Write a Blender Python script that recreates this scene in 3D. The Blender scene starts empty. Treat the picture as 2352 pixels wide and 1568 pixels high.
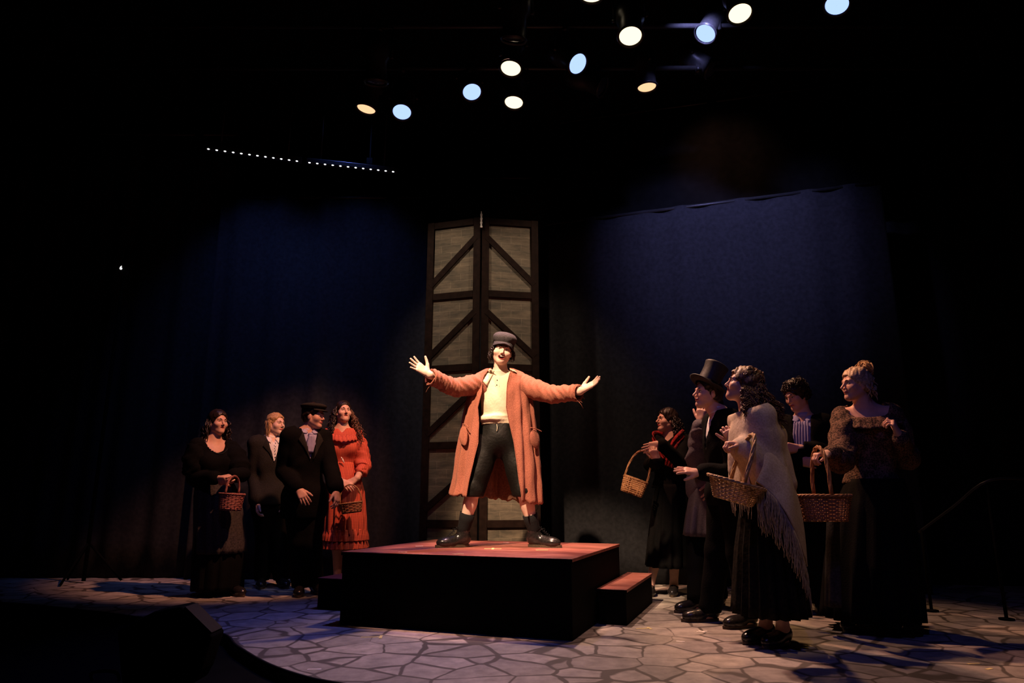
import bpy, math, random
import numpy as np
from mathutils import Vector, Matrix, Euler
random.seed(7); np.random.seed(7)
C = bpy.context.scene.collection
sc = bpy.context.scene
# ---------------------------------------------------------------- camera
F = 1568.0; YH = 1138.0; HC = 0.87
PITCH = math.atan((YH - 784) / F)
cam_d = bpy.data.cameras.new('camera'); cam = bpy.data.objects.new('camera', cam_d); C.objects.link(cam)
cam_d.sensor_width = 36; cam_d.lens = F / 2352 * 36; cam_d.clip_end = 60
cam.location = (0, 0, HC); cam.rotation_euler = (math.pi / 2 + PITCH, 0, 0)
sc.camera = cam
vs = sc.view_settings
vs.view_transform = 'Standard'; vs.look = 'None'; vs.gamma = 1; vs.use_curve_mapping = False
vs.exposure = 0.0
w = bpy.data.worlds.new('world'); sc.world = w; w.use_nodes = True
w.node_tree.nodes['Background'].inputs[0].default_value = (0.3, 0.35, 0.6, 1)
w.node_tree.nodes['Background'].inputs[1].default_value = 0.0008

def spot(name, loc, tgt, energy, col, deg, blend=0.5, rad=0.06):
    d = bpy.data.lights.new(name, 'SPOT'); o = bpy.data.objects.new(name, d); C.objects.link(o)
    d.energy = energy; d.color = col; d.spot_size = math.radians(deg); d.spot_blend = blend; d.shadow_soft_size = rad
    o.location = loc
    o.rotation_euler = (Vector(tgt) - Vector(loc)).to_track_quat('-Z', 'Y').to_euler()
    return o
WARM = (1.0, 0.62, 0.36); AMB = (1.0, 0.40, 0.20); PINK = (1.0, 0.60, 0.55); BLUE = (0.12, 0.16, 1.0); LAV = (0.55, 0.42, 1.0)
# main performer: front-of-house key, warm, from high on the house left
spot('key_light', (-1.6, 2.0, 5.25), (-0.06, 5.42, 1.42), 3300, (1.0, 0.66, 0.42), 20, 0.5)
spot('key_fill', (1.9, 0.9, 5.1), (0.0, 5.5, 1.3), 130, (1.0, 0.40, 0.28), 19, 0.4)
# overhead warm backlights
spot('platform_light', (-0.1, 5.0, 4.75), (-0.15, 5.35, 0.5), 900, (1.0, 0.50, 0.40), 25, 0.4)
spot('floor_light_pink', (0.5, 6.1, 4.55), (0.4, 4.2, 0), 560, (1.0, 0.60, 0.46), 56, 0.8)
spot('floor_light_blue', (-0.4, 5.6, 4.55), (-1.1, 4.5, 0), 230, (0.18, 0.20, 1.0), 50, 0.9)
spot('floor_light_blue_b', (1.0, 1.6, 4.9), (1.6, 4.6, 0), 60, (0.12, 0.16, 1.0), 55, 0.9)
spot('floor_light_amber', (1.9, 6.3, 4.55), (2.0, 4.8, 0), 240, (1.0, 0.52, 0.26), 55, 0.8)
# side groups, lit from above the middle of the stage
spot('group_light_left', (-0.4, 5.0, 4.6), (-2.05, 6.7, 1.55), 800, (1.0, 0.40, 0.22), 34, 0.6)
spot('group_light_right', (0.3, 6.1, 4.6), (1.8, 4.75, 1.4), 560, (1.0, 0.46, 0.28), 38, 0.6)
spot('group_light_upstage', (0.5, 5.7, 4.6), (1.32, 6.40, 1.45), 520, (1.0, 0.45, 0.28), 13, 0.5)
spot('group_lavender', (-0.8, 1.2, 4.9), (2.0, 4.8, 1.0), 30, (0.42, 0.28, 1.0), 34, 0.6)
spot('rim_gold', (2.3, 3.7, 4.6), (1.7, 4.4, 1.3), 75, (1.0, 0.60, 0.20), 17, 0.5)
spot('group_lavender_left', (-1.0, 1.2, 4.9), (-2.0, 6.5, 1.1), 50, (0.45, 0.3, 1.0), 26, 0.6)
spot('group_light_bun', (0.9, 5.9, 4.6), (2.4, 4.8, 1.6), 240, (1.0, 0.46, 0.26), 15, 0.5)
spot('border_glow', (1.9, 6.25, 5.2), (2.4, 7.2, 4.7), 45, (1.0, 0.45, 0.28), 62, 1.0)  # added spot: brown glow on the border curtain in place of haze
# blue washes on the drapes
spot('wash_left', (-3.0, 6.4, 4.95), (-2.95, 7.66, 2.6), 75, (0.16, 0.27, 1.0), 78, 1.0)
spot('wash_left_b', (-1.7, 6.4, 4.95), (-2.0, 7.66, 2.6), 65, (0.16, 0.27, 1.0), 78, 1.0)
spot('wash_right', (1.4, 4.6, 4.9), (2.4, 7.2, 3.5), 900, (0.38, 0.38, 1.0), 62, 1.0)
spot('flat_light', (-1.8, 5.0, 4.7), (-0.4, 7.0, 2.4), 210, (1.0, 0.76, 0.56), 44, 0.6)
spot('flat_light_b', (1.5, 5.2, 4.7), (-0.1, 7.0, 2.4), 185, (1.0, 0.74, 0.54), 44, 0.6)

def ray(px, py):
    d = ((px - 1176) / F, 1.0, -(py - 784) / F)
    c, s = math.cos(PITCH), math.sin(PITCH)
    return Vector((d[0], c * d[1] - s * d[2], s * d[1] + c * d[2]))
def P(px, py, Y):
    r = ray(px, py); return Vector((0, 0, HC)) + r * (Y / r.y)
def G(px, py, z=0.0):
    r = ray(px, py); return Vector((0, 0, HC)) + r * ((z - HC) / r.z)

# ---------------------------------------------------------------- materials
def nodes(name):
    m = bpy.data.materials.new(name); m.use_nodes = True
    nt = m.node_tree; return m, nt, nt.nodes['Principled BSDF']
def mat(name, col, rough=0.8, noise=0.25, scale=30, bump=0.0, metal=0.0, spec=0.3, sheen=0.0, sss=0.0):
    m, nt, b = nodes(name)
    b.inputs['Roughness'].default_value = rough; b.inputs['Metallic'].default_value = metal
    b.inputs['Specular IOR Level'].default_value = spec
    if sheen: b.inputs['Sheen Weight'].default_value = sheen
    if sss:
        b.inputs['Subsurface Weight'].default_value = sss
        b.inputs['Subsurface Radius'].default_value = (0.02, 0.006, 0.003)
        b.inputs['Subsurface Scale'].default_value = 0.3
    tc = nt.nodes.new('ShaderNodeTexCoord'); nz = nt.nodes.new('ShaderNodeTexNoise')
    nz.inputs['Scale'].default_value = scale; nz.inputs['Detail'].default_value = 6
    nt.links.new(tc.outputs['Object'], nz.inputs['Vector'])
    rp = nt.nodes.new('ShaderNodeValToRGB')
    a = [max(0, c * (1 - noise)) for c in col]; z = [min(1, c * (1 + noise)) for c in col]
    rp.color_ramp.elements[0].position = 0.3; rp.color_ramp.elements[1].position = 0.7
    rp.color_ramp.elements[0].color = (*a, 1); rp.color_ramp.elements[1].color = (*z, 1)
    nt.links.new(nz.outputs['Fac'], rp.inputs['Fac']); nt.links.new(rp.outputs['Color'], b.inputs['Base Color'])
    if bump:
        bp = nt.nodes.new('ShaderNodeBump'); bp.inputs['Strength'].default_value = bump; bp.inputs['Distance'].default_value = 0.01
        nt.links.new(nz.outputs['Fac'], bp.inputs['Height']); nt.links.new(bp.outputs['Normal'], b.inputs['Normal'])
    return m
def emis(name, col, s, edge=None):
    m = bpy.data.materials.new(name); m.use_nodes = True; nt = m.node_tree
    nt.nodes.remove(nt.nodes['Principled BSDF']); e = nt.nodes.new('ShaderNodeEmission')
    e.inputs[0].default_value = (*col, 1); e.inputs[1].default_value = s
    nt.links.new(e.outputs[0], nt.nodes['Material Output'].inputs[0]); return m
def weave_mat(name, c1, c2, scale, rough=0.9, sx=1.0):
    m, nt, b = nodes(name); b.inputs['Roughness'].default_value = rough; b.inputs['Specular IOR Level'].default_value = 0.1
    tc = nt.nodes.new('ShaderNodeTexCoord'); mp = nt.nodes.new('ShaderNodeMapping'); mp.inputs['Scale'].default_value = (sx, sx, 1)
    nt.links.new(tc.outputs['Object'], mp.inputs[0])
    ck = nt.nodes.new('ShaderNodeTexVoronoi'); ck.inputs['Scale'].default_value = scale
    nz = nt.nodes.new('ShaderNodeTexNoise'); nz.inputs['Scale'].default_value = scale / 4; nz.inputs['Detail'].default_value = 8
    nt.links.new(mp.outputs[0], ck.inputs['Vector']); nt.links.new(mp.outputs[0], nz.inputs['Vector'])
    ad = nt.nodes.new('ShaderNodeMath'); ad.operation = 'MULTIPLY'; nt.links.new(ck.outputs['Distance'], ad.inputs[0]); nt.links.new(nz.outputs['Fac'], ad.inputs[1])
    rp = nt.nodes.new('ShaderNodeValToRGB'); rp.color_ramp.elements[0].position = 0.1; rp.color_ramp.elements[1].position = 0.4
    rp.color_ramp.elements[0].color = (*c1, 1); rp.color_ramp.elements[1].color = (*c2, 1)
    nt.links.new(ad.outputs[0], rp.inputs['Fac']); nt.links.new(rp.outputs['Color'], b.inputs['Base Color'])
    bp = nt.nodes.new('ShaderNodeBump'); bp.inputs['Strength'].default_value = 0.5; bp.inputs['Distance'].default_value = 0.01
    nt.links.new(nz.outputs['Fac'], bp.inputs['Height']); nt.links.new(bp.outputs['Normal'], b.inputs['Normal'])
    return m
def gingham(name, c1, c2, scale):
    m, nt, b = nodes(name); b.inputs['Roughness'].default_value = 0.85
    tc = nt.nodes.new('ShaderNodeTexCoord'); sp = nt.nodes.new('ShaderNodeSeparateXYZ'); nt.links.new(tc.outputs['Object'], sp.inputs[0])
    outs = []
    for ax in ('X', 'Z'):
        mu = nt.nodes.new('ShaderNodeMath'); mu.operation = 'MULTIPLY'; mu.inputs[1].default_value = scale
        nt.links.new(sp.outputs[ax], mu.inputs[0])
        sn = nt.nodes.new('ShaderNodeMath'); sn.operation = 'SINE'; nt.links.new(mu.outputs[0], sn.inputs[0])
        g = nt.nodes.new('ShaderNodeMath'); g.operation = 'GREATER_THAN'; g.inputs[1].default_value = 0.2; nt.links.new(sn.outputs[0], g.inputs[0]); outs.append(g)
    ad = nt.nodes.new('ShaderNodeMath'); ad.operation = 'ADD'; nt.links.new(outs[0].outputs[0], ad.inputs[0]); nt.links.new(outs[1].outputs[0], ad.inputs[1])
    hf = nt.nodes.new('ShaderNodeMath'); hf.operation = 'MULTIPLY'; hf.inputs[1].default_value = 0.5; nt.links.new(ad.outputs[0], hf.inputs[0])
    mx = nt.nodes.new('ShaderNodeMix'); mx.data_type = 'RGBA'; mx.inputs[6].default_value = (*c1, 1); mx.inputs[7].default_value = (*c2, 1)
    nt.links.new(hf.outputs[0], mx.inputs[0]); nt.links.new(mx.outputs[2], b.inputs['Base Color']); return m

M = {}
M['skin'] = mat('skin', (0.62, 0.36, 0.27), 0.5, 0.06, 40, 0.05, sss=0.1)
M['skin_pale'] = mat('skin_pale', (0.74, 0.50, 0.40), 0.5, 0.05, 40, 0.05, sss=0.1)
M['lips'] = mat('lips', (0.42, 0.09, 0.08), 0.4, 0.1, 60)
M['eye_white'] = mat('eye_white', (0.75, 0.72, 0.68), 0.2, 0.02, 5)
M['iris'] = mat('iris', (0.03, 0.015, 0.01), 0.15, 0.2, 50)
M['teeth'] = mat('teeth', (0.85, 0.80, 0.72), 0.25, 0.04, 80)
M['mouth_dark'] = mat('mouth_dark', (0.10, 0.015, 0.015), 0.5, 0.1, 40)
M['hair_dark'] = mat('hair_dark', (0.018, 0.010, 0.008), 0.38, 0.4, 90, 0.3)
M['hair_brown'] = mat('hair_brown', (0.10, 0.045, 0.025), 0.42, 0.5, 90, 0.3)
M['hair_blond'] = mat('hair_blond', (0.45, 0.27, 0.12), 0.45, 0.4, 110, 0.3)
M['hair_fair'] = mat('hair_fair', (0.42, 0.30, 0.19), 0.45, 0.4, 110, 0.3)
M['coat_rust'] = mat('coat_rust', (0.32, 0.108, 0.068), 0.95, 0.22, 160, 0.4, sheen=0.05)
M['coat_lining'] = mat('coat_lining', (0.16, 0.07, 0.04), 0.95, 0.3, 60, 0.3)
M['shirt_cream'] = mat('shirt_cream', (0.74, 0.60, 0.44), 0.85, 0.05, 60, 0.25)
M['shirt_white'] = mat('shirt_white', (0.75, 0.73, 0.72), 0.8, 0.05, 60, 0.2)
M['black_trousers'] = mat('black_trousers', (0.0050, 0.0043, 0.0036), 0.6, 0.3, 50, 0.3, spec=0.2)
M['black_wool'] = mat('black_wool', (0.0042, 0.0040, 0.0040), 0.9, 0.3, 120, 0.3, spec=0.06)
M['charcoal_wool'] = mat('charcoal_wool', (0.022, 0.020, 0.018), 0.9, 0.3, 120, 0.3, spec=0.06)
M['black_sock'] = mat('black_sock', (0.004, 0.004, 0.005), 0.9, 0.3, 150, 0.3)
M['leather'] = mat('black_leather', (0.015, 0.013, 0.013), 0.22, 0.3, 60, 0.15, spec=0.5)
M['welt'] = mat('shoe_welt', (0.08, 0.055, 0.035), 0.5, 0.4, 200, 0.2)
M['cap_grey'] = mat('cap_grey', (0.050, 0.045, 0.050), 0.95, 0.25, 90, 0.3, spec=0.1)
M['silk'] = mat('top_hat_silk', (0.022, 0.022, 0.020), 0.55, 0.3, 60, 0.1)
M['cravat'] = mat('cravat_lavender', (0.34, 0.33, 0.52), 0.6, 0.1, 40, 0.1)
M['grey_tweed'] = mat('grey_tweed', (0.10, 0.085, 0.10), 0.9, 0.25, 140, 0.4)
M['red_gingham'] = gingham('red_gingham', (0.62, 0.10, 0.045), (0.30, 0.035, 0.022), 420)
M['red_shawl'] = weave_mat('red_shawl', (0.35, 0.02, 0.02), (0.05, 0.01, 0.012), 60)
M['knit_cream'] = weave_mat('knit_cream', (0.50, 0.40, 0.30), (0.60, 0.50, 0.40), 90)
M['fringe'] = mat('fringe_wool', (0.42, 0.33, 0.22), 0.9, 0.3, 60)
M['dark_skirt'] = weave_mat('dark_print_skirt', (0.003, 0.0025, 0.0025), (0.013, 0.010, 0.007), 60)
M['apron_grey'] = mat('apron_grey', (0.042, 0.034, 0.032), 0.9, 0.5, 70, 0.3)
M['brown_print'] = weave_mat('brown_print', (0.010, 0.008, 0.008), (0.17, 0.10, 0.07), 95)
M['wicker'] = mat('wicker_straw', (0.50, 0.31, 0.15), 0.6, 0.3, 60, 0.3)
M['wicker_brown'] = mat('wicker_brown', (0.33, 0.15, 0.065), 0.6, 0.3, 60, 0.3)
M['wicker_red'] = mat('wicker_red', (0.30, 0.11, 0.09), 0.6, 0.3, 60, 0.3)
M['metal_black'] = mat('metal_black', (0.02, 0.02, 0.02), 0.35, 0.2, 40)
M['chrome'] = mat('chrome', (0.5, 0.5, 0.5), 0.25, 0.1, 40, metal=1)
M['drape'] = mat('black_drape', (0.019, 0.019, 0.021), 0.95, 0.25, 25, 0.2, spec=0.1)
M['black_paint'] = mat('black_paint', (0.0035, 0.0035, 0.0035), 0.85, 0.3, 12, 0.1, spec=0.05)
M['frame_wood'] = mat('frame_wood', (0.012, 0.006, 0.0045), 0.7, 0.4, 18, 0.2, spec=0.06)
M['tape_yellow'] = mat('tape_yellow', (0.80, 0.68, 0.30), 0.6, 0.15, 60)
M['tape_white'] = mat('tape_white', (0.8, 0.76, 0.72), 0.6, 0.1, 60)
M['lens_warm'] = emis('lens_warm', (1.0, 0.80, 0.52), 1.7)
M['lens_amber'] = emis('lens_amber', (1.0, 0.56, 0.30), 1.3)
M['lens_blue'] = emis('lens_blue', (0.34, 0.48, 1.0), 1.6)
M['lens_blue_rim'] = emis('lens_blue_rim', (0.10, 0.20, 1.0), 1.2)
M['led'] = emis('led_white', (0.95, 0.97, 1.0), 2.5)
M['blue_trim'] = mat('blue_trim', (0.25, 0.27, 0.75), 0.4, 0.05, 20)

# ---------------------------------------------------------------- object helpers
def link(name, me, m, parent=None, smooth=True):
    o = bpy.data.objects.new(name, me); C.objects.link(o)
    ms = m if isinstance(m, (list, tuple)) else [m]
    for q in ms: me.materials.append(q)
    if smooth: me.polygons.foreach_set('use_smooth', [True] * len(me.polygons))
    if parent is not None: o.parent = parent; o.matrix_parent_inverse = parent.matrix_world.inverted()
    return o
def tag(o, label, cat, group=None):
    o['label'] = label; o['category'] = cat
    if group: o['group'] = group
    return o
def empty(name, loc, label=None, cat=None, group=None):
    o = bpy.data.objects.new(name, None); C.objects.link(o); o.location = loc; o.empty_display_size = 0.1
    o.matrix_world = Matrix.Translation(Vector(loc))
    if label: tag(o, label, cat, group)
    return o
class MB:
    def __init__(s): s.v = []; s.f = []; s.mi = []; s.cur = 0
    def add(s, vs, fs):
        n = len(s.v); s.v += [tuple(v) for v in vs]; s.f += [tuple(i + n for i in f) for f in fs]; s.mi += [s.cur] * len(fs)
        return s
    def box(s, c, size, R=None):
        c = Vector(c); h = Vector(size) / 2; vs = []
        for x in (-1, 1):
            for y in (-1, 1):
                for z in (-1, 1):
                    v = Vector((x * h.x, y * h.y, z * h.z)); vs.append(c + (R @ v if R else v))
        return s.add(vs, [(0, 1, 3, 2), (4, 6, 7, 5), (0, 4, 5, 1), (2, 3, 7, 6), (0, 2, 6, 4), (1, 5, 7, 3)])
    def bar(s, a, b, w, d, up=(0, 0, 1)):
        a = Vector(a); b = Vector(b); x = (b - a); L = x.length; x.normalize(); y = Vector(up).cross(x)
        if y.length < 1e-4: y = Vector((0, 1, 0)).cross(x)
        y.normalize(); z = x.cross(y); R = Matrix((x, y, z)).transposed()
        return s.box((a + b) / 2, (L, d, w), R)
    def tube(s, pts, r, n=8, cap=True):
        pts = [Vector(p) for p in pts]; N = len(pts)
        if not isinstance(r, (list, tuple)): r = [r] * N
        vs = []; prev = None
        for i, p in enumerate(pts):
            t = (pts[min(i + 1, N - 1)] - pts[max(i - 1, 0)]);
            if t.length < 1e-7: t = Vector((0, 0, 1))
            t.normalize()
            if prev is None:
                a = Vector((0, 0, 1)) if abs(t.z) < 0.9 else Vector((1, 0, 0)); u = t.cross(a).normalized()
            else:
                u = prev - t * prev.dot(t)
                u = u.normalized() if u.length > 1e-6 else t.orthogonal().normalized()
            prev = u; v = t.cross(u)
            for k in range(n):
                an = 2 * math.pi * k / n; vs.append(p + (u * math.cos(an) + v * math.sin(an)) * r[i])
        fs = [(i * n + k, i * n + (k + 1) % n, (i + 1) * n + (k + 1) % n, (i + 1) * n + k) for i in range(N - 1) for k in range(n)]
        if cap: fs += [tuple(range(n - 1, -1, -1)), tuple(range((N - 1) * n, N * n))]
        return s.add(vs, fs)
    def lathe(s, prof, n=24, c=(0, 0, 0), R=None, caps=True):
        c = Vector(c); vs = []
        for (r, z) in prof:
            for k in range(n):
                a = 2 * math.pi * k / n; v = Vector((r * math.cos(a), r * math.sin(a), z)); vs.append(c + (R @ v if R else v))
        m = len(prof)
        fs = [(i * n + k, i * n + (k + 1) % n, (i + 1) * n + (k + 1) % n, (i + 1) * n + k) for i in range(m - 1) for k in range(n)]
        if caps: fs += [tuple(range(n - 1, -1, -1)), tuple(range((m - 1) * n, m * n))]
        return s.add(vs, fs)
    def grid(s, rows, close=False):
        m = len(rows); n = len(rows[0]); vs = [v for r in rows for v in r]
        kk = n if close else n - 1
        return s.add(vs, [(i * n + k, i * n + (k + 1) % n, (i + 1) * n + (k + 1) % n, (i + 1) * n + k) for i in range(m - 1) for k in range(kk)])
    def ball(s, c, r, R=None, n=12):
        prof = [(max(1e-4, math.sin(math.pi * i / n)) , -math.cos(math.pi * i / n)) for i in range(n + 1)]
        rx, ry, rz = r if isinstance(r, (tuple, list)) else (r, r, r)
        c = Vector(c); vs = []; q = n * 2
        for (a, z) in prof:
            for k in range(q):
                t = 2 * math.pi * k / q; v = Vector((a * math.cos(t) * rx, a * math.sin(t) * ry, z * rz)); vs.append(c + (R @ v if R else v))
        return s.add(vs, [(i * q + k, i * q + (k + 1) % q, (i + 1) * q + (k + 1) % q, (i + 1) * q + k) for i in range(n) for k in range(q)])
    def build(s, name, m, parent=None, smooth=True, origin=None):
        me = bpy.data.meshes.new(name)
        v = s.v
        pm = Vector((0, 0, 0))
        if origin is not None: pm = Vector(origin); v = [tuple(Vector(q) - pm) for q in v]
        me.from_pydata(v, [], s.f); me.update()
        o = link(name, me, m, None, smooth)
        me.polygons.foreach_set('material_index', s.mi)
        if origin is not None: o.location = pm; o.matrix_world = Matrix.Translation(pm)
        if parent is not None: o.parent = parent; o.matrix_parent_inverse = parent.matrix_world.inverted()
        return o
def solid(o, t, off=-1):
    m = o.modifiers.new('thickness', 'SOLIDIFY'); m.thickness = t; m.offset = off; return o
def bev(o, wd=0.005, seg=2):
    m = o.modifiers.new('bevel', 'BEVEL'); m.width = wd; m.segments = seg; m.limit_method = 'ANGLE'; return o
def cr(pts, n=6):
    pts = [Vector(p) for p in pts]
    if len(pts) < 3: return [pts[0].lerp(pts[-1], i / n) for i in range(n + 1)]
    out = []
    for i in range(len(pts) - 1):
        p0 = pts[max(i - 1, 0)]; p1 = pts[i]; p2 = pts[i + 1]; p3 = pts[min(i + 2, len(pts) - 1)]
        for k in range(n):
            t = k / n
            out.append(0.5 * ((2 * p1) + (p2 - p0) * t + (2 * p0 - 5 * p1 + 4 * p2 - p3) * t * t + (3 * p1 - p0 - 3 * p2 + p3) * t ** 3))
    out.append(pts[-1]); return out
def lerpl(a, t):
    n = len(a) - 1; x = t * n; i = min(int(x), n - 1); return a[i] + (a[i + 1] - a[i]) * (x - i)

# ---------------------------------------------------------------- smooth solid modelling (distance field -> one continuous surface)
def rc(a, ra, b, rb, k=0.02): return ('rc', np.array(a, float), ra, np.array(b, float), rb, k, 1)
def el(c, r, R=None, k=0.02, op=1): return ('el', np.array(c, float), np.array(r, float), np.array(R, float) if R is not None else np.eye(3), None, k, op)
def cut_rc(a, ra, b, rb, k=0.01): return ('rc', np.array(a, float), ra, np.array(b, float), rb, k, -1)
def axes(lo, hi, coarse, fine):
    out = []
    for ax in range(3):
        xs = [lo[ax]]
        while xs[-1] < hi[ax]:
            x = xs[-1]; h = coarse
            for (c, r, hf) in fine:
                if c[ax] - r - coarse < x < c[ax] + r: h = min(h, hf)
            xs.append(x + h)
        out.append(np.array(xs))
    return out
def eval_field(prims, ax, pad=0.06):
    X, Y, Z = ax; D = np.full((len(X), len(Y), len(Z)), 1.0, np.float32)
    for p in prims:
        kind, a, ra, b, rb, k, op = p
        if kind == 'rc':
            lo = np.minimum(a - ra, b - rb) - pad; hi = np.maximum(a + ra, b + rb) + pad
        else:
            e = np.abs(b.T) @ ra if b.shape == (3, 3) else ra; e = np.full(3, ra.max()); lo = a - e - pad; hi = a + e + pad
        sl = []
        for i, A in enumerate(ax):
            i0 = max(0, np.searchsorted(A, lo[i]) - 1); i1 = min(len(A), np.searchsorted(A, hi[i]) + 1); sl.append(slice(i0, i1))
        if any(s.stop <= s.start for s in sl): continue
        gx = X[sl[0]][:, None, None].astype(np.float32); gy = Y[sl[1]][None, :, None].astype(np.float32); gz = Z[sl[2]][None, None, :].astype(np.float32)
        if kind == 'rc':
            ab = b - a; L = max(1e-9, float(ab @ ab))
            t = np.clip(((gx - a[0]) * ab[0] + (gy - a[1]) * ab[1] + (gz - a[2]) * ab[2]) / L, 0, 1)
            d = np.sqrt((gx - a[0] - t * ab[0]) ** 2 + (gy - a[1] - t * ab[1]) ** 2 + (gz - a[2] - t * ab[2]) ** 2) - (ra + (rb - ra) * t)
        else:
            qx, qy, qz = gx - a[0], gy - a[1], gz - a[2]
            u = [(qx * b[i, 0] + qy * b[i, 1] + qz * b[i, 2]) / ra[i] for i in range(3)]
            k0 = np.sqrt(u[0] ** 2 + u[1] ** 2 + u[2] ** 2); k1 = np.sqrt((u[0] / ra[0]) ** 2 + (u[1] / ra[1]) ** 2 + (u[2] / ra[2]) ** 2)
            d = k0 * (k0 - 1) / np.maximum(k1, 1e-6)
        S = D[sl[0], sl[1], sl[2]]
        if op > 0:
            h = np.maximum(k - np.abs(S - d), 0) / k; D[sl[0], sl[1], sl[2]] = np.minimum(S, d) - h * h * k * 0.25
        else:
            d = -d; h = np.maximum(k - np.abs(S - d), 0) / k; D[sl[0], sl[1], sl[2]] = np.maximum(S, d) + h * h * k * 0.25
    return D
def nets(D, ax):
    X, Y, Z = ax; s = D < 0
    c = s[:-1, :-1, :-1].astype(np.int8)
    tot = np.zeros_like(c)
    for i in (0, 1):
        for j in (0, 1):
            for k in (0, 1):
                tot += s[i:s.shape[0] - 1 + i, j:s.shape[1] - 1 + j, k:s.shape[2] - 1 + k]
    act = (tot > 0) & (tot < 8); I, J, K = np.nonzero(act); n = len(I)
    idx = np.full(act.shape, -1, np.int64); idx[I, J, K] = np.arange(n)
    pos = np.zeros((n, 3)); cnt = np.zeros(n)
    cor = [(i, j, k) for i in (0, 1) for j in (0, 1) for k in (0, 1)]
    val = {q: D[I + q[0], J + q[1], K + q[2]] for q in cor}
    pt = {q: np.stack([X[I + q[0]], Y[J + q[1]], Z[K + q[2]]], 1) for q in cor}
    for q in cor:
        for a in range(3):
            if q[a] == 0:
                r = list(q); r[a] = 1; r = tuple(r); v0, v1 = val[q], val[r]; m = (v0 < 0) != (v1 < 0)
                t = np.where(m, v0 / np.where(m, v0 - v1, 1), 0); t = np.clip(t, 0.02, 0.98)
                pos += np.where(m[:, None], pt[q] + (pt[r] - pt[q]) * t[:, None], 0); cnt += m
    pos /= cnt[:, None]
    quads = []
    for a in range(3):
        b, cc = (a + 1) % 3, (a + 2) % 3
        sl0 = [slice(None)] * 3; sl1 = [slice(None)] * 3
        sl0[a] = slice(0, -1); sl1[a] = slice(1, None)
        for q in (b, cc): sl0[q] = slice(1, -1); sl1[q] = slice(1, -1)
        s0 = s[tuple(sl0)]; s1 = s[tuple(sl1)]; ch = s0 != s1
        e = np.nonzero(ch); e = [e[0].copy(), e[1].copy(), e[2].copy()]; e[b] += 1; e[cc] += 1
        flip = s0[ch]
        def at(db, dc):
            q = [e[0].copy(), e[1].copy(), e[2].copy()]; q[b] -= db; q[cc] -= dc; return idx[q[0], q[1], q[2]]
        Q = np.stack([at(1, 1), at(0, 1), at(0, 0), at(1, 0)], 1)
        Q[~flip] = Q[~flip][:, ::-1]; quads.append(Q)
    return pos, np.concatenate(quads)
def mesh_np(name, pos, quads):
    me = bpy.data.meshes.new(name); me.vertices.add(len(pos)); me.vertices.foreach_set('co', pos.astype(np.float32).ravel())
    me.loops.add(quads.size); me.loops.foreach_set('vertex_index', quads.astype(np.int32).ravel())
    me.polygons.add(len(quads)); me.polygons.foreach_set('loop_start', np.arange(0, quads.size, 4, dtype=np.int32))
    try: me.polygons.foreach_set('loop_total', np.full(len(quads), 4, np.int32))
    except Exception: pass
    me.update(calc_edges=True); me.validate(); return me
from mathutils.bvhtree import BVHTree
_bv = {}
def bvh(o):
    if o.name not in _bv:
        me = o.data; _bv[o.name] = BVHTree.FromPolygons([v.co.copy() for v in me.vertices], [tuple(p.vertices) for p in me.polygons])
    return _bv[o.name]
def drop(o, p, d, off=.003, far=.6):
    """slide p along d onto the surface of o and lift it off slightly"""
    d = Vector(d).normalized(); h = bvh(o).ray_cast(Vector(p) - d * far, d)
    return (h[0] - d * off) if h[0] is not None else Vector(p)
def onpx(o, px, py, off=.003):
    r = ray(px, py).normalized(); h = bvh(o).ray_cast(V3(0, 0, HC), r); return (h[0] - r * off) if h[0] is not None else None
def V3(*a): return Vector(a)
def patch(name, m, o, p, quad, parent, off=.004, th=.004, n=7):
    """cloth patch laid on o; quad = four (across, up) corners about the neck of person p"""
    rows = []
    for j in range(n + 1):
        t = j / n; row = []
        for i in range(n + 1):
            s_ = i / n; a = [quad[0][q] * (1 - s_) + quad[1][q] * s_ for q in (0, 1)]; b = [quad[3][q] * (1 - s_) + quad[2][q] * s_ for q in (0, 1)]
            x = a[0] * (1 - t) + b[0] * t; z = a[1] * (1 - t) + b[1] * t
            row.append(drop(o, p.nb + p.lat * x + p.sp * z, -p.bf, off + .003 * math.sin(math.pi * s_)))
        rows.append(row)
    mb = MB(); mb.grid(rows); q = mb.build(name, m, parent); solid(q, th, 0); return q
def bounds(prims, m=0.03):
    lo = np.full(3, 1e9); hi = -lo
    for p in prims:
        if p[6] < 0: continue
        if p[0] == 'rc':
            lo = np.minimum(lo, np.minimum(p[1] - p[2], p[3] - p[4])); hi = np.maximum(hi, np.maximum(p[1] + p[2], p[3] + p[4]))
        else:
            lo = np.minimum(lo, p[1] - p[2].max()); hi = np.maximum(hi, p[1] + p[2].max())
    return lo - m, hi + m
def wrinkle(ax, amp, fr, seed=0, zs=1.0):
    rs = np.random.RandomState(seed); X, Y, Z = [a.astype(np.float32) for a in ax]
    out = 0
    for i in range(5):
        d = rs.normal(size=3); d /= np.linalg.norm(d); d[2] *= zs; f = fr * (0.6 + 0.5 * i)
        ph = rs.rand() * 6
        out = out + np.sin(f * (d[0] * X[:, None, None] + d[1] * Y[None, :, None] + d[2] * Z[None, None, :]) + ph + 1.5 * np.sin(fr * 0.7 * (d[1] * X[:, None, None] + d[2] * Y[None, :, None] + d[0] * Z[None, None, :]))) / (1 + 0.5 * i)
    return amp * out * 0.5
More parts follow.
